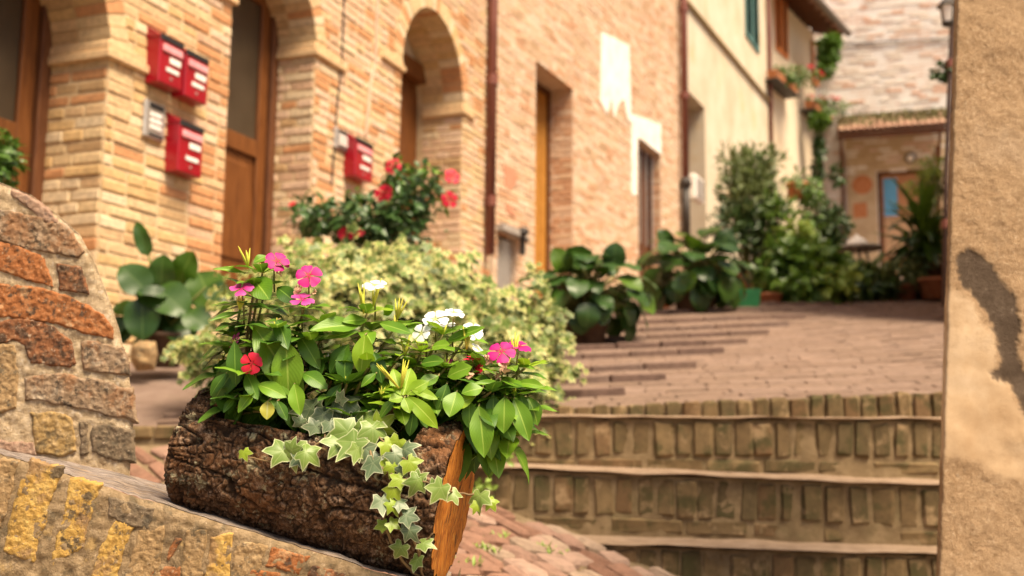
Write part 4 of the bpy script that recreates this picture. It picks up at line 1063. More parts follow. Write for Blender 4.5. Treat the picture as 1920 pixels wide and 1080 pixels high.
def rw_nodes(m):
    N = m.node_tree.nodes; L = m.node_tree.links; b = N["Principled BSDF"]; b.inputs["Roughness"].default_value = .93; b.inputs["Specular IOR Level"].default_value = .2
    g = N.new("ShaderNodeNewGeometry"); uv = N.new("ShaderNodeUVMap"); sp = N.new("ShaderNodeSeparateXYZ"); L.new(uv.outputs[0], sp.inputs[0])
    def nz(s, d=8, r=.65):
        n = N.new("ShaderNodeTexNoise"); n.inputs["Scale"].default_value = s; n.inputs["Detail"].default_value = d; n.inputs["Roughness"].default_value = r; L.new(g.outputs["Position"], n.inputs[0]); return n.outputs[0]
    def ramp(f, cs):
        r = N.new("ShaderNodeValToRGB"); e = r.color_ramp.elements
        for i, (p, c) in enumerate(cs):
            el = e[i] if i < 2 else e.new(p)
            el.position = p; el.color = c4(c)
        L.new(f, r.inputs[0]); return r.outputs[0]
    def mix(f, a, b2):
        x = N.new("ShaderNodeMix"); x.data_type = 'RGBA'; L.new(f, x.inputs[0]); L.new(a, x.inputs[6]); L.new(b2, x.inputs[7]); return x.outputs[2]
    coarse = ramp(nz(120, 10, .75), [(.33, (.21, .125, .065)), (.43, (.37, .235, .13)), (.56, (.47, .32, .19)), (.68, (.66, .52, .38))])
    patch = ramp(nz(4.5, 6), [(.3, (.37, .235, .125)), (.55, (.48, .33, .20)), (.75, (.58, .45, .33))])
    smooth = ramp(nz(7, 6), [(.32, (.40, .265, .15)), (.5, (.48, .34, .21)), (.7, (.57, .435, .30))])
    dark = ramp(nz(30), [(.3, (.075, .05, .033)), (.5, (.105, .073, .05)), (.66, (.145, .105, .075)), (.72, (.42, .33, .25))])
    half = N.new('ShaderNodeMapRange'); half.inputs[1].default_value = .35; half.inputs[2].default_value = .75; half.inputs[4].default_value = .85; L.new(nz(3.0, 4), half.inputs[0])
    base = mix(sp.outputs[1], mix(half.outputs[0], coarse, patch), smooth)
    grime = N.new("ShaderNodeMapRange"); grime.inputs[1].default_value = .54; grime.inputs[2].default_value = .70; grime.inputs[4].default_value = .55; L.new(nz(8.5, 10, .72), grime.inputs[0])
    br = N.new("ShaderNodeRGB"); br.outputs[0].default_value = (.24, .145, .07, 1)
    base = mix(grime.outputs[0], base, br.outputs[0])
    L.new(mix(sp.outputs[0], base, dark), b.inputs["Base Color"])
    inv = N.new("ShaderNodeMath"); inv.operation = 'MULTIPLY_ADD'; L.new(sp.outputs[1], inv.inputs[0]); inv.inputs[1].default_value = -.7; inv.inputs[2].default_value = .95
    bp = N.new("ShaderNodeBump"); bp.inputs["Distance"].default_value = .006; L.new(inv.outputs[0], bp.inputs["Strength"]); L.new(nz(240, 8, .8), bp.inputs["Height"]); L.new(bp.outputs[0], b.inputs["Normal"])
rw_nodes(m_rw)
mb.build("plaster_face", m_rw, rwall, True)
mb = MB()
ed = [P(wx(lerp(-560, 1330, j / 60)), lerp(-560, 1330, j / 60), YW + .02) for j in range(61)]
mb.add(ed + [p + V((.28, .7, 0)) for p in ed], [(j, j + 61, j + 62, j + 1) for j in range(60)])
a, b_, c_ = ed[0], ed[0] + V((.28, .7, 0)), P(wx(-560) + 700, -560, YW + .02)
mb.add([a, c_, c_ + V((0, .7, 0)), b_], [(0, 1, 2, 3)])
mb.build("wall_body", m_rw, rwall)

# ---- house up the street on the right, only its corner pipe and lantern show
ry = 7.4
cx = P(1786, 300, ry).x
f7 = Facade((cx + .03, ry), .47)
f7.n = -f7.n
right_house = empty("plaster_house", f7.pt(0, 0), "house corner hidden behind the roughcast wall, carrying the lantern", "house")
mb = MB(); B7 = lambda u, z, w: f7.pt(u, z, w)
mb.quad(B7(0, -.5, 0), B7(0, 5.2, 0), B7(9, 5.2, 0), B7(9, -.5, 0)); mb.quad(B7(0, -.5, 0), B7(0, -.5, -4), B7(0, 5.2, -4), B7(0, 5.2, 0)); mb.quad(B7(9, -.5, 0), B7(9, 5.2, 0), B7(9, 5.2, -4), B7(9, -.5, -4))
mb.build("wall", m_plaster_p, right_house)
mb = MB(); mb.add([B7(.1, 5.15, .0), B7(9.2, 5.15, .0), B7(9.2, 6.3, -2), B7(.1, 6.3, -2), B7(.1, 5.15, -4.2), B7(9.2, 5.15, -4.2)], [(0, 1, 2, 3), (3, 2, 5, 4)]); mb.build("roof", m_tile, right_house)
m_pipe_d = mat("pipe_dark_brown", [(.045, .025, .022), (.075, .042, .036)], scale=8, rough=.5, bump=.1)
rt = empty("drainpipe", P(1769, 560, ry), "slim dark downpipe rising beside the roughcast wall's edge", "drainpipe", "brown downpipes")
mb = MB(); mb.tube([P(1770, 575, ry - .06), P(1774, 330, ry - .06), P(1789, -60, ry - .06), P(1794, -200, ry - .06)], .017, 10); mb.build("pipe", m_pipe_d, rt, True)
for y_ in (120, 420):
    mb = MB(); c = P(lerp(1787, 1768, (y_ + 60) / 635), y_, ry - .06); mb.lathe(c, [(.03, -.03), (.03, .03)], 10); mb.tube([c, c + V((.08, .05, 0))], .008, 6); mb.build("bracket", m_pipe, rt)
lt = empty("street_lantern", P(1776, 45, ry - .2), "small black wall lantern at the top edge beside the right wall", "lantern")
mb = MB(); c = P(1776, 12, ry - .2); mb.lathe(c, [(.075, 0), (.03, .05), (.012, .07)], 8); mb.lathe(c + V((0, 0, -.13)), [(.02, -.02), (.045, 0), (.045, .012)], 8)
for i in range(4):
    a = i * math.pi / 2 + .4; mb.tube([c + V((.06 * math.cos(a), .06 * math.sin(a), 0)), c + V((.042 * math.cos(a), .042 * math.sin(a), -.125))], .006, 5)
mb.tube([c + V((0, 0, .07)), c + V((.05, .05, .12)), c + V((.14, .15, .10))], .009, 6); mb.build("frame", m_iron, lt)
mb = MB(); mb.lathe(c + V((0, 0, -.118)), [(.036, 0), (.055, .116)], 8); mb.build("glass", m_paper, lt)

# ================================================================== LOG PLANTER
YL0, YL1 = 1.575, 1.505
C0 = P(368, 842, YL0); C1 = P(853, 944, YL1); R0_, R1_ = .090, .1085
ax = (C1 - C0); LL = ax.length; ax.normalize()
up = (V((0, 0, 1)) - ax * ax.z).normalized(); sd_ = ax.cross(up)          # sd_ points to the viewer's side or away
if sd_.y > 0: sd_ = -sd_
logp = empty("log_planter", C0 - up * R0_, "hollowed bark-covered log planter with an orange sawn end on the parapet", "planter")
TA, TB, CH = .13, .855, .60
CRK = [0, 0]
def rad(t, th):
    r = lerp(R0_, R1_, t)
    p = V((t * LL, math.cos(th) * r, math.sin(th) * r))
    r *= 1 + .045 * noise.noise(p * 9) + .02 * noise.noise(p * 21)
    w_ = V((noise.noise(p * 55), noise.noise(p * 55 + V((5, 0, 0))), noise.noise(p * 55 + V((0, 7, 0))))) * .016
    q = p + w_
    c1 = abs(noise.noise(V((q.x * 26, q.y * 75, q.z * 75)))); c2 = abs(noise.noise(V((q.x * 85, q.y * 110, q.z * 110)) + V((3, 9, 1)))); c3 = abs(noise.noise(q * 190))
    cr = sstep(0, .16, c1) * (.45 + .55 * sstep(0, .17, c2)) * (.75 + .25 * sstep(0, .2, c3))
    lg = abs(noise.noise(V((p.x * 6, th * 3.2, 4.4))))                  # long fissures
    lg2 = abs(noise.noise(V((p.x * 9, th * 7, 9.4))))
    pl = .5 + .5 * noise.noise(p * 34)
    CRK[0] = cr * (.35 + .65 * sstep(0, .09, lg)) * (.5 + .5 * sstep(0, .08, lg2)); CRK[1] = pl
    r += .0040 * cr + .0030 * fbm(p * 120, 5) - .008 * (1 - sstep(0, .09, lg)) - .004 * (1 - sstep(0, .07, lg2)) + .006 * (pl - .5) * sstep(.3, .6, cr)
    r -= .006 * (1 - sstep(0, .03, t)) + .004 * (1 - sstep(0, .02, 1 - t))
    return r
NU, NV = 360, 330
CRKUV = []
def lpt(t, th, r):
    tilt = 0
    return C0 + ax * (t * LL) + up * (r * math.cos(th)) + sd_ * (r * math.sin(th))
mb = MB(); vs = []; trough = {}
for i in range(NU + 1):
    t = i / NU
    for j in range(NV):
        th = -math.pi + 2 * math.pi * j / NV
        r = rad(t, th); rr_ = lerp(R0_, R1_, t); h = r * math.cos(th); CRKUV.append((CRK[0], CRK[1]))
        lim = rr_ * (CH + .03 * noise.noise(V((t * 14, th * 2, 8))))
        k = sstep(TA - .01, TA + .015, t) * (1 - sstep(TB - .015, TB + .01, t))
        dep = 0
        if abs(th) < 1.5 and h > lim and k > 0:
            h2 = lerp(h, lim, k); dep = k
            vs.append(C0 + ax * (t * LL) + up * h2 + sd_ * (r * math.sin(th)))
        else: vs.append(lpt(t, th, r))
        trough[(i, j)] = dep
mb.add(vs, [], 0, CRKUV)
fs_b, fs_s = [], []
for i in range(NU):
    for j in range(NV):
        j2 = (j + 1) % NV
        f = (i * NV + j, i * NV + j2, (i + 1) * NV + j2, (i + 1) * NV + j)
        (fs_s if min(trough[(i, j)], trough[(i, j2)], trough[(i + 1, j)], trough[(i + 1, j2)]) > .5 else fs_b).append(f)
soil_mb = MB(); soil_mb.v = [p - up * .003 for p in mb.v]; soil_mb.uv = list(mb.uv); soil_mb.f = fs_s; soil_mb.m = [0] * len(fs_s)
mb.f = fs_b; mb.m = [0] * len(fs_b)
m_bark = bpy.data.materials.new("bark"); m_bark.use_nodes = True
def bark_nodes(m):
    N = m.node_tree.nodes; L = m.node_tree.links; b = N["Principled BSDF"]; b.inputs["Roughness"].default_value = .88; b.inputs["Specular IOR Level"].default_value = .25
    g = N.new("ShaderNodeNewGeometry")
    def nz(s, d=8, r=.68, off=0):
        a = N.new("ShaderNodeVectorMath"); a.operation = 'ADD'; a.inputs[1].default_value = (off, off * .7, off * .3); L.new(g.outputs["Position"], a.inputs[0])
        n = N.new("ShaderNodeTexNoise"); n.inputs["Scale"].default_value = s; n.inputs["Detail"].default_value = d; n.inputs["Roughness"].default_value = r; L.new(a.outputs[0], n.inputs[0]); return n.outputs[0]
    def ramp(f, cs):
        r = N.new("ShaderNodeValToRGB"); e = r.color_ramp.elements
        for i, (p, c) in enumerate(cs):
            el = e[i] if i < 2 else e.new(p)
            el.position = p; el.color = c4(c)
        L.new(f, r.inputs[0]); return r.outputs[0]
    def mixc(f, a, c):
        x = N.new("ShaderNodeMix"); x.data_type = 'RGBA'; L.new(f, x.inputs[0]); L.new(a, x.inputs[6]); x.inputs[7].default_value = c4(c); return x.outputs[2]
    def sm(f, lo, hi, amt):
        r = N.new("ShaderNodeMapRange"); r.inputs[1].default_value = lo; r.inputs[2].default_value = hi; r.inputs[4].default_value = amt; L.new(f, r.inputs[0]); return r.outputs[0]
    uv = N.new("ShaderNodeUVMap"); sp = N.new("ShaderNodeSeparateXYZ"); L.new(uv.outputs[0], sp.inputs[0])
    c = ramp(nz(130, 10, .75), [(.36, (.022, .011, .006)), (.46, (.085, .042, .02)), (.56, (.17, .09, .045)), (.67, (.34, .21, .13))])
    c = mixc(sm(nz(60, 9, .8, 3), .53, .61, .8), c, (.40, .275, .19))          # pale dry plates
    c = mixc(sm(nz(9, 6, .6, 9), .52, .64, .65), c, (.20, .082, .028))         # rusty streaks
    c = mixc(sm(nz(24, 10, .85, 17), .55, .60, .8), c, (.42, .40, .26))        # lichen
    inv = N.new("ShaderNodeMath"); inv.operation = 'SUBTRACT'; inv.inputs[0].default_value = 1; L.new(sp.outputs[0], inv.inputs[1])
    c = mixc(sm(inv.outputs[0], .25, .9, .85), c, (.025, .014, .008))          # fissures between the plates: darker bark, partly shade put into the colour
    L.new(c, b.inputs["Base Color"])
    bp = N.new("ShaderNodeBump"); bp.inputs["Strength"].default_value = .9; bp.inputs["Distance"].default_value = .004; L.new(nz(190, 8, .7, 2), bp.inputs["Height"]); L.new(bp.outputs[0], b.inputs["Normal"])
bark_nodes(m_bark)
mb.build("bark", m_bark, logp, True)
m_soil = mat("potting_soil", [(.03, .02, .013), (.06, .04, .026), (.10, .07, .045)], scale=60, bump=1, bscale=150, dist=.01)
soil_mb.build("soil", m_soil, logp, True)
m_cut = mat("sawn_wood", [(.16, .045, .007), (.46, .14, .014), (.60, .22, .026), (.66, .32, .07)], scale=60, rough=.6, bump=.7, bscale=150, contrast=(.32, .68), stretch=((4.2, 4.2, .45), (0, .2, 0)), spots=[((.07, .025, .010), 20, .54, .64, .85), ((.50, .24, .10), 40, .62, .7, .6)])
for (t, C, sg) in ((1, C1, 1), (0, C0, -1)):
    mb = MB(); rings = 12; n = 90; vs = []
    for k in range(rings + 1):
        for j in range(n):
            th = 2 * math.pi * j / n - math.pi; r = (rad(t, th) - .0015) * k / rings
            q = .0018 * noise.noise(V((r * math.sin(th) * 160, r * math.cos(th) * 18, 3))) + .003 * noise.noise(V((r * math.cos(th) * 30, r * math.sin(th) * 30, 9)))
            vs.append(lpt(t, th, r) + ax * sg * (q * sstep(1, .93, k / rings) + .0004))
    fs = [(k * n + j, k * n + (j + 1) % n, (k + 1) * n + (j + 1) % n, (k + 1) * n + j) for k in range(rings) for j in range(n)]
    mb.add(vs, fs); mb.build("sawn_end", m_cut, logp, True)

# ================================================================== PLANTS
def leaf_mesh(name, m, W=.36, curl=.2, fold=.12, n=9, pw=.85, shift=.95, wave=.02, petiole=.0, seed=0):
    """a leaf of length 1 along +Y, face up; UV.x across, UV.y along"""
    r = random.Random(seed); ph = r.uniform(0, 6); mb = MB(); vs = []; uvs = []
    us = (-1, -.55, -.12, .12, .55, 1); tw = r.uniform(-.15, .15)
    for i in range(n + 1):
        t = i / n; w = W * .5 * max(.0, math.sin(math.pi * min(1, t ** shift))) ** pw + (.012 if t < .1 else 0)
        ang = curl * 2.2 * t
        y = math.sin(ang) / (curl * 2.2) if abs(curl) > .01 else t
        z = -(1 - math.cos(ang)) / (curl * 2.2) if abs(curl) > .01 else 0
        for u in us:
            zz = z + fold * abs(u) * w + wave * math.sin(t * 11 + ph + u) * abs(u)
            vs.append(V((u * w + tw * z, y, zz + tw * u * w * t))); uvs.append(((u + 1) / 2, t))
    k = len(us)
    fs = [(i * k + j, i * k + j + 1, (i + 1) * k + j + 1, (i + 1) * k + j) for i in range(n) for j in range(k - 1)]
    mb.add(vs, fs, 0, uvs)
    return mb.mesh(name, m, True)
IVY = [(0, 1.0), (14, .76), (31, .56), (47, .68), (61, .88), (76, .66), (93, .50), (111, .56), (128, .64), (150, .46), (172, .16)]
def ivy_mesh(name, m, seed=0, flat=False, bend=.16):
    r = random.Random(seed); mb = MB(); pts = []
    for s in (1, -1):
        for a, q in (IVY if s > 0 else list(reversed(IVY))[0:-1]):
            pts.append((math.radians(a) * s, q * r.uniform(.92, 1.08), 1 if a in (0, 61, 128) else .2))
    k = len(pts); rings = (.5, 1.0) if flat else (.4, .78, .93, 1.0)
    vs = [V((0, 0, 0))]; uvs = [(0, 1)]
    sk = r.uniform(-.12, .12)
    for q in rings:
        for a, R, vn in pts:
            d = R * q; x, y = math.sin(a) * d, math.cos(a) * d
            z = -bend * d * d + .10 * math.cos(3 * a + seed) * d * d + sk * x * d + (.03 if vn < .5 else -.02) * d
            vs.append(V((x, y, z))); uvs.append((q, vn if q < .99 else .2))
    fs = [(0, 1 + i, 1 + (i + 1) % k) for i in range(k)]
    for j in range(len(rings) - 1):
        fs += [(1 + j * k + i, 1 + (j + 1) * k + i, 1 + (j + 1) * k + (i + 1) % k, 1 + j * k + (i + 1) % k) for i in range(k)]
    mb.add(vs, fs, 0, uvs); return mb.mesh(name, m, True)
def orient(c, d, n, s):
    """leaf matrix: length along d, face towards n"""
    d = V(d).normalized(); n = V(n) - d * V(n).dot(d)
    if n.length < 1e-4: n = d.orthogonal()
    n.normalize(); x = d.cross(n)
    return frame(c, x, d, n, (s, s, s) if not isinstance(s, tuple) else s)

l_dark = leafmat("vinca_dark", (.022, .075, .007), (.085, .195, .014), (.20, .34, .05), rough=.42, ribw=.05, spec=.35, trans=.16)
l_mid = leafmat("vinca_green", (.06, .16, .008), (.18, .34, .02), (.34, .48, .08), rough=.42, ribw=.05, spec=.35)
l_light = leafmat("vinca_fresh", (.15, .29, .010), (.29, .45, .020), (.46, .60, .10), rough=.45, trans=.3, ribw=.05, spec=.35)
l_yel = leafmat("vinca_yellowing", (.34, .34, .04), (.42, .40, .05), (.46, .48, .2), rough=.4)
LM = {}
for key, m in (("d", l_dark), ("m", l_mid), ("l", l_light), ("y", l_yel)):
    LM[key] = [leaf_mesh("leaf", m, W=rnd(.40, .52), curl=c, fold=rnd(.1, .3), seed=i * 3 + 1) for i, c in enumerate((.06, .16, .28, .42, .55))]
m_stem = mat("green_stem", [(.14, .18, .04), (.22, .20, .07), (.20, .10, .05)], scale=30, bump=.1)
m_spike = mat("yellow_bud", [(.38, .42, .05), (.52, .50, .06), (.56, .42, .10)], scale=40, bump=.1)
m_wither = mat("withered_petal", [(.50, .24, .16), (.62, .38, .26), (.60, .42, .22)], scale=90, bump=.3)
def petalmat(name, col, col2, eye):
    m = bpy.data.materials.new(name); m.use_nodes = True; N = m.node_tree.nodes; L = m.node_tree.links; b = N["Principled BSDF"]; b.inputs["Roughness"].default_value = .6
    uv = N.new("ShaderNodeUVMap"); sp = N.new("ShaderNodeSeparateXYZ"); L.new(uv.outputs[0], sp.inputs[0])
    r = N.new("ShaderNodeValToRGB"); e = r.color_ramp.elements; e[0].position = .10; e[0].color = c4(eye); e[1].position = .32; e[1].color = c4(col); x = e.new(1.0); x.color = c4(col2)
    L.new(sp.outputs[1], r.inputs[0]); L.new(r.outputs[0], b.inputs["Base Color"])
    t = N.new("ShaderNodeBsdfTranslucent"); L.new(r.outputs[0], t.inputs[0]); ms = N.new("ShaderNodeMixShader"); ms.inputs[0].default_value = .3
    L.new(b.outputs[0], ms.inputs[1]); L.new(t.outputs[0], ms.inputs[2]); L.new(ms.outputs[0], N["Material Output"].inputs[0]); return m
PM = {"magenta": petalmat("petal_magenta", (.50, .001, .17), (.56, .003, .23), (.40, .0, .03)), "pink": petalmat("petal_pink", (.55, .02, .24), (.62, .09, .36), (.38, .0, .10)),
      "red": petalmat("petal_red", (.60, .003, .02), (.66, .012, .06), (.38, .0, .01)), "white": petalmat("petal_white", (.80, .82, .80), (.86, .87, .88), (.55, .60, .25))}
def petal_mesh(m, seed):
    r = random.Random(seed); mb = MB(); vs = []; uvs = []
    prof = [(0, .05), (.15, .09), (.35, .24), (.6, .42), (.8, .47), (.93, .40), (1.0, .24)]
    for t, w in prof:
        for u in (-1, -.5, 0, .5, 1):
            vs.append(V((u * w + .06 * t * t, t + (.05 * (1 - abs(u)) if t > .9 and u < 0 else 0), .10 * t - .16 * t * t + .05 * math.sin(u * 3 + seed) * t))); uvs.append(((u + 1) / 2, t))
    mb.add(vs, [(i * 5 + j, i * 5 + j + 1, i * 5 + j + 6, i * 5 + j + 5) for i in range(6) for j in range(4)], 0, uvs)
    return mb.mesh("petal", m, True)
PT = {k: [petal_mesh(m, s) for s in range(4)] for k, m in PM.items()}
eye_mb = MB(); eye_mb.lathe((0, 0, -.35), [(.03, 0), (.05, .2), (.07, .36), (.06, .38), (.02, .39)], 8)
eye_me = {k: eye_mb.mesh("flower", m_spike if k == "white" else PM[k], True) for k in PM}
def flower(root, c, face, dia, kind, n=5):
    """flower = tube and eye; the petals are its sub-parts"""
    face = V(face).normalized(); x = face.orthogonal().normalized(); y = face.cross(x); R = dia / 2 * .92
    f = inst("flower", eye_me[kind], root, frame(c, x, y, face, (R, R, R)))
    a0 = rnd(0, 6)
    for i in range(n):
        p = bpy.data.objects.new("petal", random.choice(PT[kind])); COL.objects.link(p); p.parent = f
        p.matrix_local = Matrix.Rotation(a0 + i * 2 * math.pi / n + rnd(-.06, .06), 4, 'Z') @ Matrix.Rotation(rnd(-.12, .22), 4, 'X') @ Matrix.Translation((0, .05, .02)) @ Matrix.Diagonal((rnd(.95, 1.1), rnd(.93, 1.05), 1, 1))
    return f
def spikes(mb, c, n, L, d=(0, -.15, 1), spread=.5):
    for i in range(n):
        q = (V(d).normalized() + V((rnd(-1, 1), rnd(-1, 1), rnd(-.3, .6))) * spread).normalized()
        l = L * rnd(.6, 1.15); mb.tube([V(c), V(c) + q * l * .5, V(c) + q * l], [.0012, .0017, .0004], 5)
def soil_at(px, dy=0): return P(px, lerp(792, 862, (px - 390) / 400), lerp(1.555, 1.515, (px - 390) / 400) + dy)
def vinca(label, stems, hero, flowers, wither=(), spk=(), seed=0, smin=.22):
    """stems: (foot x, tip x, tip y, tip distance, nodes, leaf length, colour key)"""
    random.seed(seed)
    b0 = soil_at(stems[0][0])
    root = empty("periwinkle_plant", b0, label, "flowering plant", "periwinkles in the log planter")
    sm = MB(); sp = MB(); wm = MB()
    extra = [(bx + rnd(-25, 25), max(440, tx + rnd(-30, 34)), ty + rnd(22, 80), Yt + rnd(-.02, .05), max(3, nn - 1), L, 'd' if random.random() < .5 else key) for (bx, tx, ty, Yt, nn, L, key) in list(stems) + list(stems)[:len(stems) * 2 // 3]]
    for (bx, tx, ty, Yt, nn, L, key) in list(stems) + extra:
        L *= rnd(.86, 1.12)
        b = soil_at(bx, rnd(-.01, .02)); t = P(tx, ty, Yt); mid = b.lerp(t, .5) + V((rnd(-.01, .01), rnd(-.012, .012), .012))
        cur_ = lambda s: b * (1 - s) ** 2 + mid * 2 * s * (1 - s) + t * s * s
        sm.tube([cur_(i / 8) for i in range(9)], [lerp(.0030, .0018, i / 8) for i in range(9)], 6)
        az = rnd(0, 6)
        for i in range(nn):
            s = lerp(smin, 1.0, i / max(1, nn - 1)); c = cur_(s); topf = i / max(1, nn - 1)
            el = lerp(-.75, .30, topf ** 1.1) + rnd(-.22, .22); ll = L * lerp(1.08, .72, topf ** 2) * rnd(.85, 1.12)
            nl = 2 if i < nn - 1 else 5
            for k in range(nl):
                a = az + k * 2 * math.pi / nl + rnd(-.25, .25)
                h = V((math.cos(a), math.sin(a), 0)); d = h * math.cos(el) + V((0, 0, 1)) * math.sin(el)
                n_ = V((0, 0, 1)) * math.cos(el) - h * math.sin(el) + V((0, -.25, 0))
                kk = key
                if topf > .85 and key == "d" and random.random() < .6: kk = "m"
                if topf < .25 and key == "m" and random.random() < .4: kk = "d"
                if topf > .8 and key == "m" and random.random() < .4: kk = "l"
                ci = random.choice((0, 1, 2)) if topf > .5 else random.choice((1, 2, 3))
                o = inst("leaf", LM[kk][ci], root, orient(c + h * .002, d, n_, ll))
            az += math.pi / 2 + rnd(-.3, .3)
        if (bx, tx, ty, Yt) in [q[:4] for q in stems]: spikes(sp, t, 3, .018)
    for h in hero:
        (x0, y0, x1, y1, Y0, Y1, wf, key, ci) = h
        a, b = P(x0, y0, Y0), P(x1, y1, Y1); d = b - a; L = d.length * 1.05
        up_ = V((rnd(-.2, .2), -1.0, .55))
        a2 = a
        inst("leaf", LM[key][ci], root, orient(a2, d + V((0, -.0, .12 * L * ci)), up_, (L * wf, L, L)))
        sm.tube([a + V((0, .02, .004)), a], [.0014, .0012], 5)
    for (x, y, Y, dpx, kind, face) in flowers:
        c = P(x, y, Y); flower(root, c, face, dpx * Y / FPX, kind)
        q = c - V(face).normalized() * .022; sm.tube([c - V(face).normalized() * .01, q, q + V((0, .008, -.03))], [.001, .0012, .0014], 5)
    for (x, y, Y, s) in wither:
        c = P(x, y, Y)
        for i in range(7): wm.cbox(c + V((rnd(-1, 1), rnd(-1, 1), rnd(-1, 1))) * s * .5, (V((rnd(-1, 1), rnd(-1, 1), rnd(-1, 1))).normalized(), V((0, rnd(-1, 1), 1)).normalized(), V((1, .2, rnd(-1, 1))).normalized()), (s * .45, s * .2, s * .12), .001)
    for (x, y, Y, n, L, dr, spd) in spk: spikes(sp, P(x, y, Y), n, L, dr, spd)
    sm.build("stem", m_stem, root, True); sp.build("bud", m_spike, root, True)["kind"] = "stuff"
    if wm.v: wm.build("withered_flower", m_wither, root)
    return root

vinca("tall dark-leaved periwinkle with magenta, pink and red flowers at the log's left end",
  [(420, 452, 572, 1.50, 6, .062, "d"), (450, 492, 512, 1.52, 8, .068, "d"), (480, 570, 580, 1.50, 7, .064, "d"), (415, 440, 650, 1.49, 5, .056, "d"), (440, 475, 705, 1.46, 4, .058, "d"), (500, 545, 650, 1.55, 6, .07, "d"), (470, 520, 620, 1.47, 6, .075, "d"), (520, 600, 640, 1.52, 6, .066, "d"), (425, 418, 690, 1.53, 4, .05, "d")],
  [(476, 612, 548, 752, 1.47, 1.44, .85, "m", 2), (536, 640, 542, 745, 1.455, 1.45, 1.15, "m", 1), (520, 600, 535, 650, 1.47, 1.44, .9, "d", 2), (470, 660, 402, 760, 1.48, 1.47, .9, "d", 2), (440, 640, 440, 720, 1.46, 1.45, .8, "d", 1), (476, 735, 448, 772, 1.44, 1.43, 1.15, "m", 1), (484, 722, 528, 748, 1.44, 1.425, 1.1, "m", 2), (502, 752, 500, 785, 1.435, 1.43, 1.5, "y", 0), (520, 752, 536, 786, 1.45, 1.44, 1.0, "d", 1), (552, 720, 560, 775, 1.455, 1.44, 1.1, "m", 1),
   (455, 585, 395, 598, 1.50, 1.47, .35, "m", 0), (458, 512, 402, 506, 1.52, 1.50, .5, "m", 1), (474, 523, 500, 558, 1.51, 1.48, 1.5, "m", 1), (520, 540, 545, 568, 1.52, 1.50, 1.3, "d", 2), (560, 625, 588, 690, 1.48, 1.46, .9, "d", 2), (600, 655, 590, 720, 1.49, 1.47, .8, "d", 1), (424, 700, 398, 742, 1.47, 1.46, 1.0, "d", 2), (568, 700, 600, 735, 1.46, 1.44, 1.1, "d", 3), (462, 700, 480, 745, 1.45, 1.43, 1.0, "d", 1), (440, 745, 420, 772, 1.46, 1.45, 1.0, "d", 1), (500, 480, 478, 492, 1.53, 1.52, 1.6, "m", 1)],
  [(520, 490, 1.51, 50, "magenta", (.35, -.75, .5)), (579, 517, 1.50, 52, "magenta", (.15, -.9, .45)), (453, 541, 1.48, 48, "pink", (0, -.62, .8)), (567, 562, 1.49, 48, "pink", (.1, -.5, .9)), (472, 681, 1.43, 44, "red", (0, -1, .15)), (440, 639, 1.50, 34, "pink", (-.7, -.5, .3)), (592, 633, 1.52, 30, "pink", (0, -.2, 1))],
  [(557, 545, 1.50, .010), (522, 512, 1.52, .007), (588, 548, 1.53, .006)], [(465, 500, 1.51, 6, .034, (-.2, 0, 1), .35), (450, 580, 1.48, 5, .03, (0, 0, 1), .5)], 101)
vinca("fresh green periwinkle with a single white flower in the middle of the log",
  [(600, 688, 588, 1.50, 6, .062, "m"), (620, 742, 612, 1.52, 6, .058, "m"), (590, 640, 668, 1.52, 5, .06, "m"), (630, 690, 690, 1.48, 5, .058, "m"), (640, 720, 680, 1.53, 5, .06, "d"), (610, 650, 720, 1.47, 4, .055, "d")],
  [(684, 628, 678, 698, 1.465, 1.455, 1.25, "l", 1), (676, 610, 592, 622, 1.49, 1.44, .75, "m", 1), (672, 622, 612, 632, 1.48, 1.46, .5, "m", 0), (712, 606, 768, 622, 1.49, 1.47, .75, "m", 0), (688, 600, 645, 600, 1.50, 1.47, .9, "m", 0), (655, 645, 622, 700, 1.48, 1.47, 1.1, "d", 2), (648, 650, 645, 715, 1.48, 1.46, 1.0, "d", 1), (700, 660, 715, 715, 1.47, 1.46, 1.0, "d", 2), (640, 720, 612, 760, 1.46, 1.45, 1.0, "d", 1), (720, 590, 735, 575, 1.51, 1.50, 2.0, "m", 1), (705, 700, 680, 725, 1.46, 1.45, 1.0, "m", 1)],
  [(703, 535, 1.50, 48, "white", (.05, -.6, .9)), (612, 672, 1.50, 20, "white", (-.8, -.4, .3))],
  [], [(682, 588, 1.49, 8, .042, (-.05, 0, 1), .22), (744, 600, 1.50, 7, .030, (.2, 0, 1), .5), (700, 575, 1.50, 5, .04, (.1, 0, 1), .3)], 102)
vinca("low bright yellow-green periwinkle hanging over the log's front rim beside the ivy",
  [(700, 758, 735, 1.46, 4, .05, "l"), (690, 715, 745, 1.48, 4, .055, "m"), (720, 790, 760, 1.48, 4, .055, "m")],
  [(752, 742, 734, 690, 1.43, 1.44, 1.1, "l", 1), (756, 742, 770, 690, 1.43, 1.45, 1.2, "l", 0), (762, 740, 804, 716, 1.43, 1.43, 1.3, "l", 1), (755, 745, 732, 752, 1.43, 1.42, 2.0, "l", 1), (764, 744, 812, 806, 1.42, 1.41, .85, "l", 2), (758, 746, 768, 772, 1.42, 1.41, 1.7, "l", 1), (772, 732, 816, 752, 1.43, 1.42, .8, "l", 2), (740, 748, 716, 785, 1.44, 1.43, .9, "m", 2), (775, 775, 770, 815, 1.45, 1.44, 1.2, "d", 2), (790, 770, 800, 800, 1.45, 1.44, 1.2, "d", 2)],
  [], [], [(748, 728, 1.42, 7, .040, (-.65, -.1, .6), .16), (752, 728, 1.43, 6, .044, (.12, 0, 1), .15)], 103)
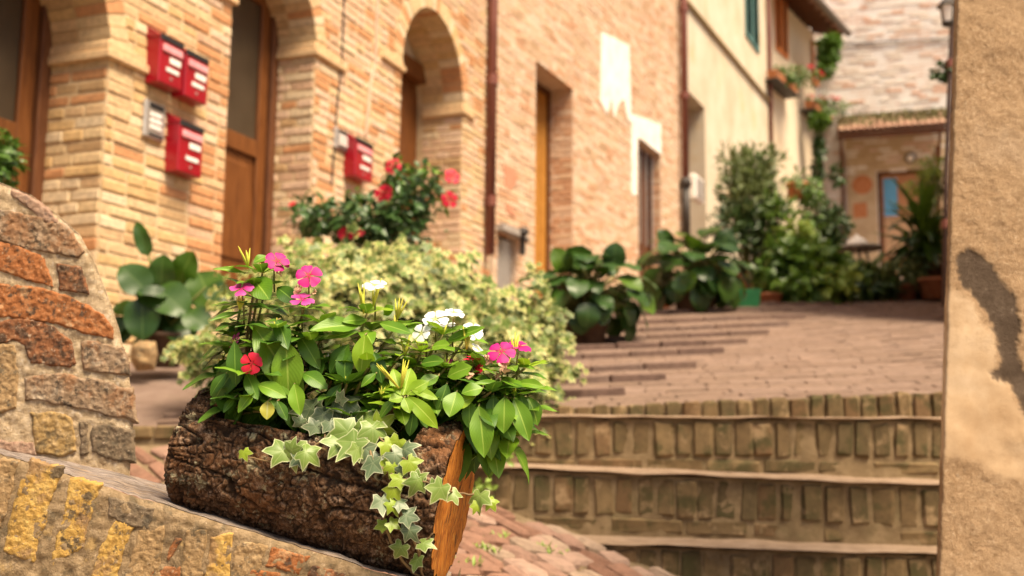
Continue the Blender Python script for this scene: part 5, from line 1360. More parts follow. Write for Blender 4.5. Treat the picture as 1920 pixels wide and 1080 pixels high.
vinca("white-flowered periwinkle between the middle plant and the magenta one at the log's right",
  [(720, 830, 628, 1.53, 6, .056, "m"), (740, 868, 640, 1.55, 6, .056, "m"), (730, 790, 660, 1.50, 5, .054, "l"), (740, 835, 690, 1.50, 5, .058, "m"), (750, 870, 710, 1.50, 5, .058, "d"), (730, 775, 690, 1.52, 5, .056, "d")],
  [(838, 640, 905, 612, 1.52, 1.50, .6, "m", 0), (790, 682, 828, 678, 1.46, 1.44, 1.1, "m", 1), (810, 650, 840, 645, 1.49, 1.47, 1.2, "m", 0), (800, 640, 765, 605, 1.52, 1.52, .9, "m", 0), (840, 706, 880, 690, 1.46, 1.44, 1.4, "m", 1), (822, 705, 790, 730, 1.46, 1.44, 1.1, "m", 2), (838, 720, 826, 770, 1.46, 1.45, 1.1, "d", 2), (856, 735, 846, 778, 1.45, 1.43, 1.6, "m", 1)],
  [(816, 599, 1.52, 52, "white", (0, -.75, .75)), (851, 586, 1.54, 44, "white", (.1, -.55, .9)), (790, 625, 1.50, 38, "white", (-.25, -.8, .45)), (884, 622, 1.53, 46, "white", (.25, -.75, .5)), (897, 655, 1.53, 34, "white", (.6, -.3, .6)), (838, 608, 1.56, 36, "white", (0, -.3, 1))],
  [], [(760, 670, 1.50, 4, .03, (0, 0, 1), .3)], 104, .4)
vinca("periwinkle with magenta flowers leaning over the log's sawn right end",
  [(780, 950, 690, 1.50, 7, .060, "m"), (770, 905, 690, 1.52, 6, .058, "m"), (785, 985, 690, 1.52, 6, .056, "m"), (780, 920, 735, 1.47, 5, .062, "d"), (785, 965, 740, 1.49, 5, .062, "m")],
  [(946, 745, 945, 808, 1.46, 1.445, 1.35, "m", 1), (964, 748, 990, 822, 1.47, 1.45, .95, "m", 1), (898, 762, 908, 852, 1.45, 1.43, 1.0, "m", 1), (976, 740, 984, 780, 1.48, 1.47, 1.0, "d", 2), (990, 745, 1008, 795, 1.50, 1.49, 1.2, "m", 2), (970, 718, 1016, 726, 1.49, 1.47, .8, "m", 1), (890, 745, 842, 776, 1.45, 1.44, 1.0, "l", 2), (905, 728, 870, 742, 1.45, 1.44, 1.6, "m", 2), (945, 722, 890, 722, 1.47, 1.45, .5, "m", 1), (880, 752, 880, 800, 1.46, 1.45, 1.2, "d", 1), (925, 740, 925, 790, 1.47, 1.46, 1.1, "d", 1)],
  [(940, 659, 1.48, 56, "magenta", (-.05, -.8, .65)), (975, 649, 1.51, 48, "magenta", (.2, -.5, .9)), (952, 652, 1.53, 36, "pink", (0, -.2, 1)), (886, 672, 1.50, 36, "red", (0, -.2, 1)), (898, 692, 1.50, 22, "red", (-.5, -.6, .4)), (842, 678, 1.53, 24, "pink", (.3, -.4, .8))],
  [(944, 690, 1.47, .011), (918, 674, 1.48, .010), (936, 704, 1.48, .008), (862, 698, 1.48, .007), (880, 706, 1.47, .007)], [(965, 668, 1.50, 7, .036, (0, 0, 1), .25), (875, 655, 1.51, 6, .032, (0, 0, 1), .3)], 105, .62)

# ---- ivy trailing over the front of the log
CREAM = (.62, .62, .38)
iv_g = leafmat("ivy_grey_green", (.085, .135, .065), (.16, .22, .11), (.34, .38, .22), rough=.42, edge=(.93, 1.06, 60, .12), edgecol=(.52, .54, .36), nscale=40)
iv_l = leafmat("ivy_light", (.12, .21, .03), (.23, .33, .07), (.38, .47, .17), rough=.42, edge=(.93, 1.06, 60, .12), edgecol=(.62, .66, .38), nscale=40, trans=.28)
iv_y = leafmat("ivy_yellow_green", (.20, .31, .015), (.33, .44, .03), (.42, .52, .09), rough=.42, edge=(.95, 1.1, 60, .1), edgecol=(.60, .64, .30), nscale=40, trans=.3)
IM = {k: [ivy_mesh("leaf", m, s, bend=(.05, .22, .40, .60, .30, .15)[s]) for s in range(6)] for k, m in (("g", iv_g), ("l", iv_l), ("y", iv_y))}
def log_front(px, py):
    """distance of the log's bark (or its rim) at a picture point"""
    best = None
    for k in range(60):
        y = 1.34 + k * .004; p = P(px, py, y); q = p - C0; t = q.dot(ax) / LL
        rr_ = lerp(R0_, R1_, max(0, min(1, t))) + .006
        v = q - ax * q.dot(ax)
        if 0 < t < 1.02 and v.length < rr_: return y
    return 1.44
ivy = empty("ivy_plant", soil_at(690), "variegated ivy with pale-edged lobed leaves trailing over the front of the log", "ivy")
IL = [  # x, y, size px, turn of the tip from straight down (deg), colour
 (572, 768, 62, -75, "g"), (604, 786, 56, -10, "g"), (628, 772, 54, 40, "g"), (655, 758, 58, 70, "g"), (622, 800, 48, 30, "g"), (585, 800, 40, -90, "g"), (640, 745, 40, 160, "g"), (596, 758, 40, 150, "g"), (668, 780, 50, 120, "g"), (560, 790, 34, -120, "g"),
 (640, 812, 84, -75, "l"), (690, 792, 80, 85, "l"), (656, 838, 78, -40, "l"), (628, 830, 62, -100, "l"), (700, 812, 66, 10, "l"), (716, 798, 58, 130, "y"), (672, 806, 60, 170, "l"), (690, 846, 54, 50, "g"), (668, 850, 50, -10, "l"),
 (520, 846, 62, -95, "l"), (552, 852, 64, 0, "l"), (580, 852, 60, 60, "l"), (548, 838, 44, 170, "l"), (566, 862, 50, 20, "g"),
 (696, 876, 56, -15, "g"), (728, 838, 52, 40, "y"), (748, 858, 62, 50, "g"), (764, 838, 44, 130, "g"), (742, 834, 50, -30, "y"), (728, 872, 44, -20, "y"), (712, 862, 40, 10, "g"), (772, 872, 44, 40, "y"), (735, 880, 38, 0, "y"), (752, 884, 34, -30, "g"),
 (458, 852, 30, 20, "y"), (745, 902, 38, -60, "y"), (716, 946, 54, 10, "g"), (735, 925, 40, -30, "y"), (738, 950, 40, 40, "y"), (780, 908, 62, -20, "l"), (786, 896, 50, 120, "l"), (822, 922, 54, -30, "l"), (818, 910, 36, 140, "l"), (852, 930, 46, 30, "l"), (898, 938, 50, -10, "l"), (922, 944, 30, 40, "y"), (892, 952, 34, -20, "y"),
 (715, 986, 32, -70, "y"), (738, 984, 36, 60, "y"), (768, 968, 44, 80, "g"), (772, 1000, 42, 40, "g"), (748, 1032, 44, -30, "l"), (800, 1020, 44, 80, "l"), (780, 1055, 42, -20, "l"), (760, 990, 30, 150, "g"), (752, 945, 36, 70, "g")]
random.seed(55)
posn = {}
for i, (x, y, s, ro, k) in enumerate(IL):
    off = .012 + (s - 30) / 90 * .020 + rnd(0, .010)
    Y = min(log_front(x, y), 1.50 if y < 800 else 9) - off
    if x > 840: Y = 1.415
    c = P(x, y, Y); a = math.radians(ro)
    d = V((math.sin(a), -.25 + rnd(-.2, .2), -math.cos(a)))
    n_ = V((rnd(-.6, .6), -1, .55 + rnd(-.5, .5)))
    size = s * rnd(.54, .68) * Y / FPX
    c = c - d.normalized() * size * .25
    inst("leaf", IM[k][i % 6], ivy, orient(c, d, n_, (size * rnd(.8, 1.1), size, size))); posn[(x, y)] = c + V((0, .006, 0))
sm = MB()
def vine(keys, r=.0016):
    ps = []
    for k in keys: ps.append(posn[k] if k in posn else P(k[0], k[1], log_front(k[0], k[1]) - .008))
    fine = []
    for a, b in zip(ps, ps[1:]):
        for i in range(5): fine.append(a.lerp(b, i / 5) + V((rnd(-1, 1), rnd(-1, 1), rnd(-1, 1))) * .0012)
    fine.append(ps[-1]); sm.tube(fine, r, 6)
vine([(700, 790), (690, 792), (696, 876), (745, 902), (735, 925), (716, 946), (715, 986), (742, 1032), (775, 1075), (800, 1090)], .0019)
vine([(745, 902), (780, 908), (822, 922), (852, 930), (898, 938), (922, 944)], .0013)
vine([(735, 925), (752, 945), (760, 990), (772, 1000), (785, 1040), (795, 1090)], .0016)
vine([(620, 770), (604, 786), (610, 820), (566, 862), (552, 852), (520, 846)], .0013); vine([(552, 862), (500, 866), (458, 856)], .0012)
vine([(690, 792), (656, 838), (628, 850), (604, 842)], .0014); vine([(785, 1055), (800, 1020), (812, 1000)], .001)
vine([(690, 792), (728, 838), (748, 858), (772, 872)], .0014)
sm.build("stem", mat("ivy_stem", [(.16, .10, .05), (.24, .17, .08)], scale=40, bump=.1), ivy, True)

# ================================================================== POTTED PLANTS OF THE STREET
def pot(mb, c, r0, r1, h, n=20, mi=0):
    mb.lathe(c, [(r0, 0), (r1, h * .86), (r1 * 1.1, h * .86), (r1 * 1.1, h), (r1 * .98, h), (r1 * .92, h * .9), (.005, h * .9)], n, mi)
def leaflet(mb, c, d, n_, L, W, bend=.12, mi=0):
    """a small folded leaf of six points"""
    d = V(d).normalized(); n_ = V(n_) - d * V(n_).dot(d); n_ = n_.normalized() if n_.length > 1e-4 else d.orthogonal().normalized(); x = d.cross(n_)
    p = [c, c + d * L * .45 + x * W / 2 + n_ * W * .12, c + d * L * .8 + x * W * .32 - n_ * L * bend * .5, c + d * L - n_ * L * bend, c + d * L * .8 - x * W * .32 - n_ * L * bend * .5, c + d * L * .45 - x * W / 2 + n_ * W * .12, c + d * L * .5 - n_ * W * .05]
    mb.add(p, [(0, 6, 1), (1, 6, 2), (2, 6, 3), (3, 6, 4), (4, 6, 5), (5, 6, 0)], mi, [(.5, 0), (1, .45), (.85, .8), (.5, 1), (.15, .8), (0, .45), (.5, .5)])
def rdir():
    while True:
        v = V((rnd(-1, 1), rnd(-1, 1), rnd(-1, 1)))
        if .05 < v.length < 1: return v.normalized()
def cloud(mb, c, rad_, n, L, W, shell=.55, droop=.2, mi=0, low=-1, lump=.25):
    for i in range(n):
        v = rdir()
        if v.z < low: v.z = -v.z
        q = rnd(shell, 1.0) * (1 + lump * noise.noise(v * 2.3 + V(c)))
        p = V(c) + V((v.x * rad_[0], v.y * rad_[1], v.z * rad_[2])) * q
        d = (v + rdir() * .9 - V((0, 0, droop))).normalized()
        leaflet(mb, p, d, v + V((0, -.2, .7)) + rdir() * .4, L * rnd(.7, 1.25), W * rnd(.75, 1.2), rnd(.05, .3), mi)
def twigs(mb, base, c, rad_, n, r=.006):
    for i in range(n):
        v = rdir(); v.z = abs(v.z)
        e = V(c) + V((v.x * rad_[0], v.y * rad_[1], v.z * rad_[2])) * .85; m_ = V(base).lerp(e, .5) + V((0, 0, .05))
        mb.tube([V(base), m_, e], [r, r * .7, r * .3], 5)
b_dark = leafmat("big_leaf_dark", (.014, .045, .008), (.045, .105, .014), (.07, .13, .03), rough=.36, nscale=6, ribw=.05, veins=.12, spec=.45)
b_mid = leafmat("big_leaf_green", (.03, .085, .006), (.09, .17, .010), (.12, .2, .03), rough=.38, nscale=6, ribw=.05, veins=.12, spec=.4)
BG = {"d": [leaf_mesh("leaf", b_dark, W=w, curl=c, fold=.10, pw=.55, shift=.8, wave=.03, seed=i) for i, (w, c) in enumerate(((.85, .1), (.95, .22), (.8, .35), (.9, .5)))],
      "m": [leaf_mesh("leaf", b_mid, W=w, curl=c, fold=.10, pw=.55, shift=.8, wave=.03, seed=i + 9) for i, (w, c) in enumerate(((.85, .1), (.95, .22), (.8, .35), (.9, .5)))]}
m_pot = mat("pot_terracotta", [(.26, .095, .045), (.36, .14, .07), (.44, .20, .11)], scale=10, bump=.3, bscale=50)
m_pot_d = mat("pot_dark", [(.06, .035, .022), (.11, .065, .04), (.15, .09, .06)], scale=10, bump=.3)
m_stalk = mat("leaf_stalk", [(.12, .15, .04), (.20, .20, .07)], scale=20, bump=.1)
def bergenia(label, px, py, Y, rx, rz, n, L, seed, potm, pr, ph, group="large-leaved potted plants", extra=(), lift=.0):
    """big paddle leaves on stalks in a pot standing at picture point (px, py)"""
    random.seed(seed); base = P(px, py, Y)
    root = empty("large_leaved_plant", base, label, "potted plant", group)
    mb = MB(); pot(mb, base, pr * .8, pr, ph); mb.build("pot", potm, root, True)
    top = base + V((0, 0, ph * .9)); st = MB()
    for i in range(n):
        a = i * 2.39996 + rnd(-.3, .3); q = (i + .5) / n
        el = lerp(1.35, -.55, q) + rnd(-.15, .15)
        h = V((math.cos(a), math.sin(a), 0))
        p = top + V((h.x * rx * math.cos(el), h.y * rx * .8 * math.cos(el), lift + rz * math.sin(el) * .85)) * rnd(.55, 1.0)
        d = (h * math.cos(el - .75) + V((0, 0, math.sin(el - .75)))).normalized()
        nn_ = V((0, 0, 1)) * math.cos(el - .75) - h * math.sin(el - .75) + V((0, -.35, .1)) + rdir() * .25
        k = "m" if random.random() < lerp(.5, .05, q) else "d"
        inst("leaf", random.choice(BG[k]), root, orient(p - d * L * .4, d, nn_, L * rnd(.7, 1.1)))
        e = p - d * L * .4; st.tube([top, top.lerp(e, .5) + V((0, 0, .06)), e], [.008, .007, .005], 5)
    for (x, y, s, dx, dz, k) in extra:
        c = P(x, y, Y - .1 * rnd(0, 1.5)); d = V((dx, -.25, dz)); L2 = s * Y / FPX
        inst("leaf", random.choice(BG[k][:2]), root, orient(c - d.normalized() * L2 * .5, d, (rnd(-.2, .2), -1, .5), (L2 * (.45 if y < 460 and x < 400 else .95), L2, L2))); e = c - d.normalized() * L2 * .5
        st.tube([top, top.lerp(e, .5) + V((0, .03, .03)), e], [.008, .007, .005], 5)
    st.build("stalk", m_stalk, root, True)
    return root
bergenia("large round-leaved plant growing by the wide pier under the mailboxes", 300, 688, 5.1, .20, .30, 9, .17, 201, m_pot_d, .11, .16,
  extra=[(266, 597, 84, .1, -1, "d"), (322, 562, 88, .7, -.5, "d"), (252, 520, 70, -.5, .6, "d"), (302, 508, 66, .0, 1, "d"), (346, 502, 72, .4, .9, "m"), (388, 545, 86, .5, -.9, "m"), (338, 604, 78, .6, -.7, "d"), (372, 600, 64, .8, -.5, "d"), (266, 446, 74, -.35, 1, "d"), (232, 578, 44, -1, -.1, "m"), (408, 548, 56, .7, -.3, "d"), (330, 530, 60, .2, .3, "m"), (285, 555, 60, -.6, .1, "d"), (225, 620, 60, -.3, -1, "d")])
bergenia("large-leaved plant in a dark pot behind the lowest ramp nosings, nearest of its row", 1100, 646, 6.4, .43, .40, 84, .175, 202, m_pot_d, .13, .17, lift=.12, extra=[(1152, 478, 52, .1, 1, "d"), (1093, 492, 52, -.05, 1, "d"), (1052, 488, 55, -.5, .9, "m")])
bergenia("large-leaved plant in a dark pot halfway up the ramp before the small white-trimmed door", 1304, 596, 8.85, .54, .52, 96, .22, 203, m_pot_d, .18, .24, lift=.12, extra=[(1248, 446, 44, -.6, .6, "d"), (1360, 452, 50, .3, .8, "d")])

# ---- the big variegated ivy mound behind the log
random.seed(77)
YB = 4.35
mv = leafmat("variegated_ivy", (.07, .14, .02), (.23, .31, .05), (.46, .50, .18), rough=.5, edge=(.70, 1.15, 30, .4), edgecol=(.60, .56, .22), nscale=7, trans=.2)
mvd = leafmat("variegated_ivy_green", (.03, .07, .010), (.12, .19, .022), (.24, .30, .07), rough=.5, edge=(.85, 1.25, 30, .3), edgecol=(.46, .46, .18), nscale=7, trans=.15)
vm = [ivy_mesh("leaf", m, s, flat=True, bend=.1) for s in range(3) for m in (mv, mv, mvd, mvd)]
moundB = P(700, 790, YB); moundB.z = G(moundB.x, YB) - .02
mound = empty("ivy_mound", moundB, "big mound of cream-edged variegated ivy spilling from a pot behind the log", "ivy")
mb = MB(); pot(mb, moundB, .18, .24, .30); mb.build("pot", m_pot_d, mound, True)
lobes = [(P(715, 630, YB), (.56, .48, .36), 1400), (P(900, 675, YB - .1), (.30, .35, .30), 520), (P(590, 560, YB + .1), (.34, .36, .21), 480), (P(790, 560, YB + .05), (.33, .38, .21), 480), (P(985, 650, YB), (.14, .22, .17), 200), (P(965, 745, YB - .25), (.17, .2, .22), 230), (P(470, 665, YB), (.22, .25, .14), 260), (P(395, 655, YB + .1), (.16, .2, .06), 110), (P(560, 690, YB - .2), (.24, .2, .22), 240), (P(1000, 820, YB - .4), (.08, .08, .10), 70), (P(930, 830, YB - .38), (.10, .1, .12), 90)]
recs = []
for c, rr, n in lobes:
    for i in range(n):
        v = rdir()
        if v.y > .55: v.y = -v.y
        q = rnd(.70, 1.06) * (1 + .42 * noise.noise(v * 3.2 + c))
        p = c + V((v.x * rr[0], v.y * rr[1], v.z * rr[2])) * q
        d = (V((v.x * .5, v.y * .5 - .1, -.75)) + rdir() * .6).normalized()
        recs.append((orient(p, d, v + V((0, -.45, .55)) + rdir() * .45, rnd(.026, .044)), p))
for tr in ([(1010, 560), (1040, 590), (1058, 600)], [(1015, 620), (1045, 640), (1070, 650)], [(1000, 660), (1040, 680), (1075, 690)], [(1000, 720), (1040, 740), (1065, 745)], [(985, 780), (1010, 800), (1045, 812)], [(430, 600), (380, 640), (340, 660), (315, 668)], [(420, 690), (370, 700), (352, 712)], [(1000, 500), (1012, 530), (1030, 570)], [(960, 540), (1010, 570), (1050, 610)], [(990, 690), (1030, 715), (1085, 700)], [(980, 750), (1030, 775), (1070, 770)], [(450, 640), (400, 665), (345, 690)], [(470, 700), (420, 725), (385, 735)], [(1000, 590), (1030, 620), (1062, 632)]):
    pp_ = [P(x, y, YB - .15) for x, y in tr]
    for a, b in zip(pp_, pp_[1:]):
        for i in range(16):
            p = a.lerp(b, rnd(0, 1)) + rdir() * .035; recs.append((orient(p, (rnd(-1, 1), -.2, -.7), V((0, -.6, .8)) + rdir() * .5, rnd(.018, .03)), p))
random.shuffle(recs)
recs.sort(key=lambda r: r[1].y + rnd(0, .35))
rest = [MB(), MB()]
for i, (m, p) in enumerate(recs):
    if i < 300: inst("leaf", random.choice(vm), mound, m)
    else:
        k = 0 if random.random() < .5 else 1
        src = vm[random.randrange(3) * 4 + (0 if k == 0 else 3)]
        rest[k].add([m @ v.co for v in src.vertices], [tuple(f.vertices) for f in src.polygons], 0, None)
        uvv = [None] * len(src.vertices)
        for l, u in zip(src.loops, src.uv_layers[0].data): uvv[l.vertex_index] = tuple(u.uv)
        rest[k].uv[-len(uvv):] = uvv
rest[0].build("foliage", mv, mound)["kind"] = "stuff"; rest[1].build("foliage", mvd, mound)["kind"] = "stuff"
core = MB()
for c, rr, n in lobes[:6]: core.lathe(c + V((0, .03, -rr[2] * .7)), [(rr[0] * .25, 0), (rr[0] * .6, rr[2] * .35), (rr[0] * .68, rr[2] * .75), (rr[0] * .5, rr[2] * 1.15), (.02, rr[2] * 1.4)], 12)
core.build("shaded_core", mat("ivy_core_shade", [(.02, .03, .01), (.05, .06, .02)], scale=30, bump=1, bscale=60), mound)  # dark solid cores block see-through; the mound's inner shade is their colour

# ---- hibiscus bush with red flowers
random.seed(78)
YH = 5.3; hb = P(700, 640, YH)
hib = empty("hibiscus_bush", hb, "dark-leaved bush with red flowers rising behind the ivy mound", "shrub")
hm = leafmat("hibiscus_leaf", (.02, .06, .015), (.06, .14, .03), (.12, .20, .06), rough=.35, nscale=9, trans=.15)
hl = leafmat("hibiscus_fresh", (.10, .22, .02), (.20, .34, .04), (.25, .36, .1), rough=.4, nscale=9)
mb = MB(); tw = MB()
for (x, y, rx, rz, n) in ((690, 410, 100, 42, 420), (600, 410, 60, 30, 140), (760, 380, 60, 55, 240), (800, 345, 32, 30, 70), (745, 330, 26, 22, 45), (575, 395, 25, 18, 40), (720, 440, 110, 30, 240)):
    cloud(mb, P(x, y, YH), (rx * YH / FPX, .22, rz * YH / FPX), n, .062, .034, .3); twigs(tw, P(705, 520, YH), P(x, y, YH), (rx * YH / FPX * .8, .15, rz * YH / FPX * .8), 5, .006)
mb.build("foliage", hm, hib)["kind"] = "stuff"
mb = MB()
for (x, y, n) in ((748, 318, 12), (810, 325, 14), (665, 365, 6), (840, 375, 10), (740, 340, 10)): cloud(mb, P(x, y, YH - .1), (.035, .05, .035), n, .06, .034, .2)
mb.build("young_leaves", hl, hib); tw.build("stem", m_stalk, hib)
mb = MB(); pot(mb, P(705, 700, YH), .14, .18, .3); mb.build("pot", m_pot, hib, True)
for (x, y, s, k, fc) in ((737, 312, 28, "red", (-.1, -1, .2)), (720, 362, 30, "red", (-.3, -1, .1)), (848, 331, 26, "red", (.4, -.8, .3)), (843, 374, 26, "red", (.3, -1, 0)), (648, 438, 26, "red", (0, -1, .3)), (670, 434, 24, "red", (.2, -.7, .7)), (548, 382, 12, "red", (-.3, -.6, .5))):
    flower(hib, P(x, y, YH - .16), fc, s * 1.25 * YH / FPX, k)

# ---- leafy things further up
def leafy(name, label, cat, base, blobs, mats, L, W, seed, group=None, potspec=None, shell=.35, stems=6, droop=.2):
    """blobs: (px, py, Y, rx px, ry m, rz px, count, material index)"""
    random.seed(seed); b = P(*base); root = empty(name, b, label, cat, group)
    ms = [MB() for _ in mats]; tw = MB()
    for (x, y, Y, rx, ry, rz, n, k) in blobs:
        c = P(x, y, Y); r3 = (rx * Y / FPX, ry, rz * Y / FPX); cloud(ms[k], c, r3, n, L, W, shell, droop)
        if stems: twigs(tw, b + V((0, 0, .05)), c, (r3[0] * .7, r3[1] * .7, r3[2] * .7), stems, .008)
    for q, m in zip(ms, mats):
        if q.v: q.build("foliage", m, root)["kind"] = "stuff"
    if tw.v: tw.build("stem", m_stalk, root)
    if potspec:
        mb = MB(); pot(mb, b, potspec[1] * .8, potspec[1], potspec[2]); mb.build("pot", potspec[0], root, True)
    return root
g_dark = leafmat("foliage_dark", (.012, .04, .008), (.05, .105, .018), (.08, .14, .04), rough=.4, nscale=3, trans=.15)
g_mid = leafmat("foliage_mid", (.035, .10, .010), (.125, .23, .022), (.16, .26, .06), rough=.4, nscale=3)
g_olive = leafmat("foliage_olive", (.07, .11, .03), (.20, .25, .08), (.22, .28, .1), rough=.45, nscale=3)
g_light = leafmat("foliage_light", (.16, .27, .03), (.30, .42, .07), (.34, .44, .12), rough=.4, nscale=3)
PL = "potted plants before the far house"
leafy("oleander_bush", "tall airy olive-green bush against the yellow house wall", "shrub", (1408, 575, 11.6),
  [(1405, 365, 11.6, 58, .35, 72, 1100, 0), (1405, 320, 11.7, 44, .3, 48, 420, 0), (1378, 425, 11.5, 42, .3, 60, 480, 1), (1435, 430, 11.5, 46, .3, 65, 560, 1), (1455, 400, 11.4, 30, .25, 40, 260, 2), (1365, 300, 11.8, 20, .2, 26, 60, 0), (1448, 300, 11.6, 20, .2, 26, 70, 0)], [g_olive, g_dark, g_mid], .13, .03, 301, PL, (m_pot, .22, .4), .2, 9, -.5)
leafy("climbing_fern", "drooping dark fern in a hanging terracotta pot beside the vine", "potted plant", (1495, 372, 14),
  [(1500, 345, 14, 22, .2, 20, 160, 0), (1518, 365, 14, 26, .2, 30, 200, 0)], [g_mid], .15, .04, 302, PL, (m_terra, .14, .2), .2, 3, .6)
leafy("shrub", "dark rounded shrub left of the round terracotta plaque", "shrub", (1545, 560, 12.8),
  [(1550, 420, 12.8, 42, .3, 45, 520, 0), (1520, 440, 12.7, 30, .3, 40, 260, 1), (1560, 470, 12.7, 30, .3, 30, 240, 0)], [g_dark, g_mid], .10, .05, 303, PL, (m_pot_d, .2, .3), .3, 7)
leafy("leafy_plant", "mid-green broad-leaved potted plant at the crest of the ramp, left of the round table", "potted plant", (1500, 578, 10.4),
  [(1490, 490, 10.4, 55, .3, 40, 330, 0), (1530, 500, 10.3, 45, .3, 38, 260, 0), (1465, 515, 10.3, 35, .25, 35, 170, 1), (1490, 440, 10.6, 22, .2, 30, 80, 2), (1510, 540, 10.1, 70, .25, 30, 260, 0), (1560, 530, 10.1, 40, .25, 30, 160, 2), (1440, 520, 10.2, 26, .2, 36, 120, 0)], [g_mid, g_dark, g_light], .15, .10, 304, PL, (m_pot, .2, .26), .25, 8)
leafy("leafy_plant", "low mixed greenery in front of the round table", "potted plant", (1608, 572, 10.8),
  [(1600, 522, 10.8, 45, .25, 28, 260, 0), (1640, 520, 10.8, 40, .25, 30, 240, 1), (1610, 545, 10.6, 60, .2, 18, 200, 2), (1575, 500, 10.8, 25, .2, 25, 90, 3)], [g_mid, g_olive, g_dark, g_light], .12, .07, 305, PL, (m_pot, .16, .2), .25, 6)
leafy("leafy_plant", "bushy grey-green potted plant below the palm at the ramp's top right", "potted plant", (1690, 565, 10.9),
  [(1690, 520, 10.9, 40, .25, 35, 300, 0), (1665, 545, 10.8, 30, .2, 16, 120, 1), (1720, 500, 11, 30, .2, 40, 180, 1)], [g_olive, g_dark], .085, .035, 306, PL, (m_pot, .16, .16), .25, 6)
leafy("shrub", "pale feathery shrub leaning over the glazed porch door", "shrub", (1758, 560, 12.2),
  [(1745, 315, 12.2, 26, .2, 20, 180, 0), (1752, 350, 12.2, 26, .2, 30, 200, 1), (1720, 350, 12.2, 20, .2, 14, 70, 0)], [g_light, g_olive], .11, .03, 307, PL, (m_pot_d, .15, .2), .2, 6, .5)
# palm-like plant with strap leaves
random.seed(310)
pb = P(1735, 560, 11.2); palm = empty("strap_leaved_palm", pb, "strap-leaved palm in a dark pot against the roughcast wall's edge", "potted plant", PL)
mb = MB(); pot(mb, pb, .16, .22, .35); mb.build("pot", m_pot_d, palm, True)
mb = MB(); mb.tube([pb, pb + V((0, 0, .55))], .04, 8); mb.build("stem", m_stalk, palm)
bl = [leaf_mesh("blade", g_mid, W=.12, curl=c, fold=.4, pw=.6, wave=0, seed=i) for i, c in enumerate((.12, .25, .4))] + [leaf_mesh("blade", g_dark, W=.13, curl=.5, fold=.4, pw=.6, wave=0, seed=5)]
for i in range(130):
    a = rnd(0, 6.283); el = rnd(-.35, 1.4); h = V((math.cos(a), math.sin(a), 0)); d = h * math.cos(el) + V((0, 0, math.sin(el)))
    inst("blade", bl[3] if el < .4 and random.random() < .7 else random.choice(bl[:3]), palm, orient(pb + V((0, 0, rnd(.42, .78))), d, V((0, 0, 1)) * math.cos(el) - h * math.sin(el), rnd(.42, .66)))
# sprig high on the right wall and the leaves at the photo's left edge
leafy("wall_sprig", "leafy sprig jutting from behind the right downpipe", "plant", (1782, 150, 7.4), [(1768, 135, 7.4, 16, .06, 14, 60, 0), (1754, 140, 7.4, 8, .04, 6, 14, 0)], [g_dark], .055, .035, 311, None, None, .2, 4)
leafy("leafy_plant", "green leafy plant cut by the photo's left edge before the first door", "plant", (-30, 480, 4.6), [(-5, 290, 4.6, 34, .15, 50, 330, 0), (-40, 350, 4.6, 70, .2, 70, 400, 0)], [g_mid], .05, .03, 312, None, (m_pot, .15, .25), .2, 5)
# window boxes with geraniums on the peach house
def window_box(px, py, wpx, label, f, seed):
    random.seed(seed)
    w = .30; u0, z0 = f.hit(px - wpx / 2, py, w); u1 = f.hit(px + wpx / 2, py, w)[0]; z1 = z0 + .2
    root = empty("flower_box", f.pt((u0 + u1) / 2, z0, w / 2), label, "flower box", "flower boxes on the peach house")
    mb = MB(); A = [f.pt(u0 + .05, z0, .12), f.pt(u1 - .05, z0, .12), f.pt(u1 - .05, z0, .30), f.pt(u0 + .05, z0, .30)]; T_ = [f.pt(u0, z1, .10), f.pt(u1, z1, .10), f.pt(u1, z1, .34), f.pt(u0, z1, .34)]
    mb.add(A + T_, [(0, 1, 2, 3), (0, 4, 5, 1), (1, 5, 6, 2), (2, 6, 7, 3), (3, 7, 4, 0)]); mb.build("trough", m_terra, root)
    mb = MB(); f.box(mb, u0 - .04, u1 + .04, z0 - .03, z0 - .005, 0, .36); f.box(mb, u0 - .04, u1 + .04, z0 + .12, z0 + .14, .36, .375)
    for u in (u0 - .02, u1 + .02): mb.tube([f.pt(u, z0 - .02, .0), f.pt(u, z0 - .02, .365), f.pt(u, z1, .365)], .012, 6)
    mb.build("bracket", m_iron, root)
    c = f.pt((u0 + u1) / 2, z1 + .1, .24); R_ = (u1 - u0) / 2 + .12
    mb = MB(); cloud(mb, c, (R_, .22, .18), 260, .10, .08, .2); cloud(mb, c + V((.2, -.1, -.12)), (R_ * .8, .2, .2), 120, .10, .07, .2, .8)
    mb.build("foliage", g_mid, root)["kind"] = "stuff"
    for i in range(9):
        v = rdir(); v.z = abs(v.z); v.y = -abs(v.y); p = c + V((v.x * R_, v.y * .24, v.z * .24))
        fm = MB()
        for k in range(9):
            leaflet(fm, p + rdir() * .02, rdir(), (0, -1, 1), .055, .05)
        fm.build("flower_head", PM["red"], root)
window_box(1474, 146, 40, "terracotta window box of red geraniums under the orange shutter", f4, 401)
window_box(1541, 203, 36, "terracotta window box of red geraniums by the house corner vine", f4, 402)
# vine on the corner of the peach house
leafy("climbing_vine", "green vine hanging down the peach house corner under the eave", "vine", (1533, 345, 24.6),
  [(1553, 95, 24.2, 20, .3, 28, 330, 0), (1548, 125, 24.2, 12, .2, 20, 160, 0), (1560, 78, 24.2, 18, .2, 12, 120, 0), (1528, 225, 24.4, 8, .15, 14, 80, 0), (1543, 225, 24.3, 10, .15, 12, 70, 0), (1534, 275, 24.5, 6, .12, 30, 110, 1), (1532, 320, 24.5, 7, .12, 24, 90, 1), (1570, 330, 24.4, 10, .1, 20, 40, 1)], [g_mid, g_dark], .17, .12, 403, None, None, .2, 2)
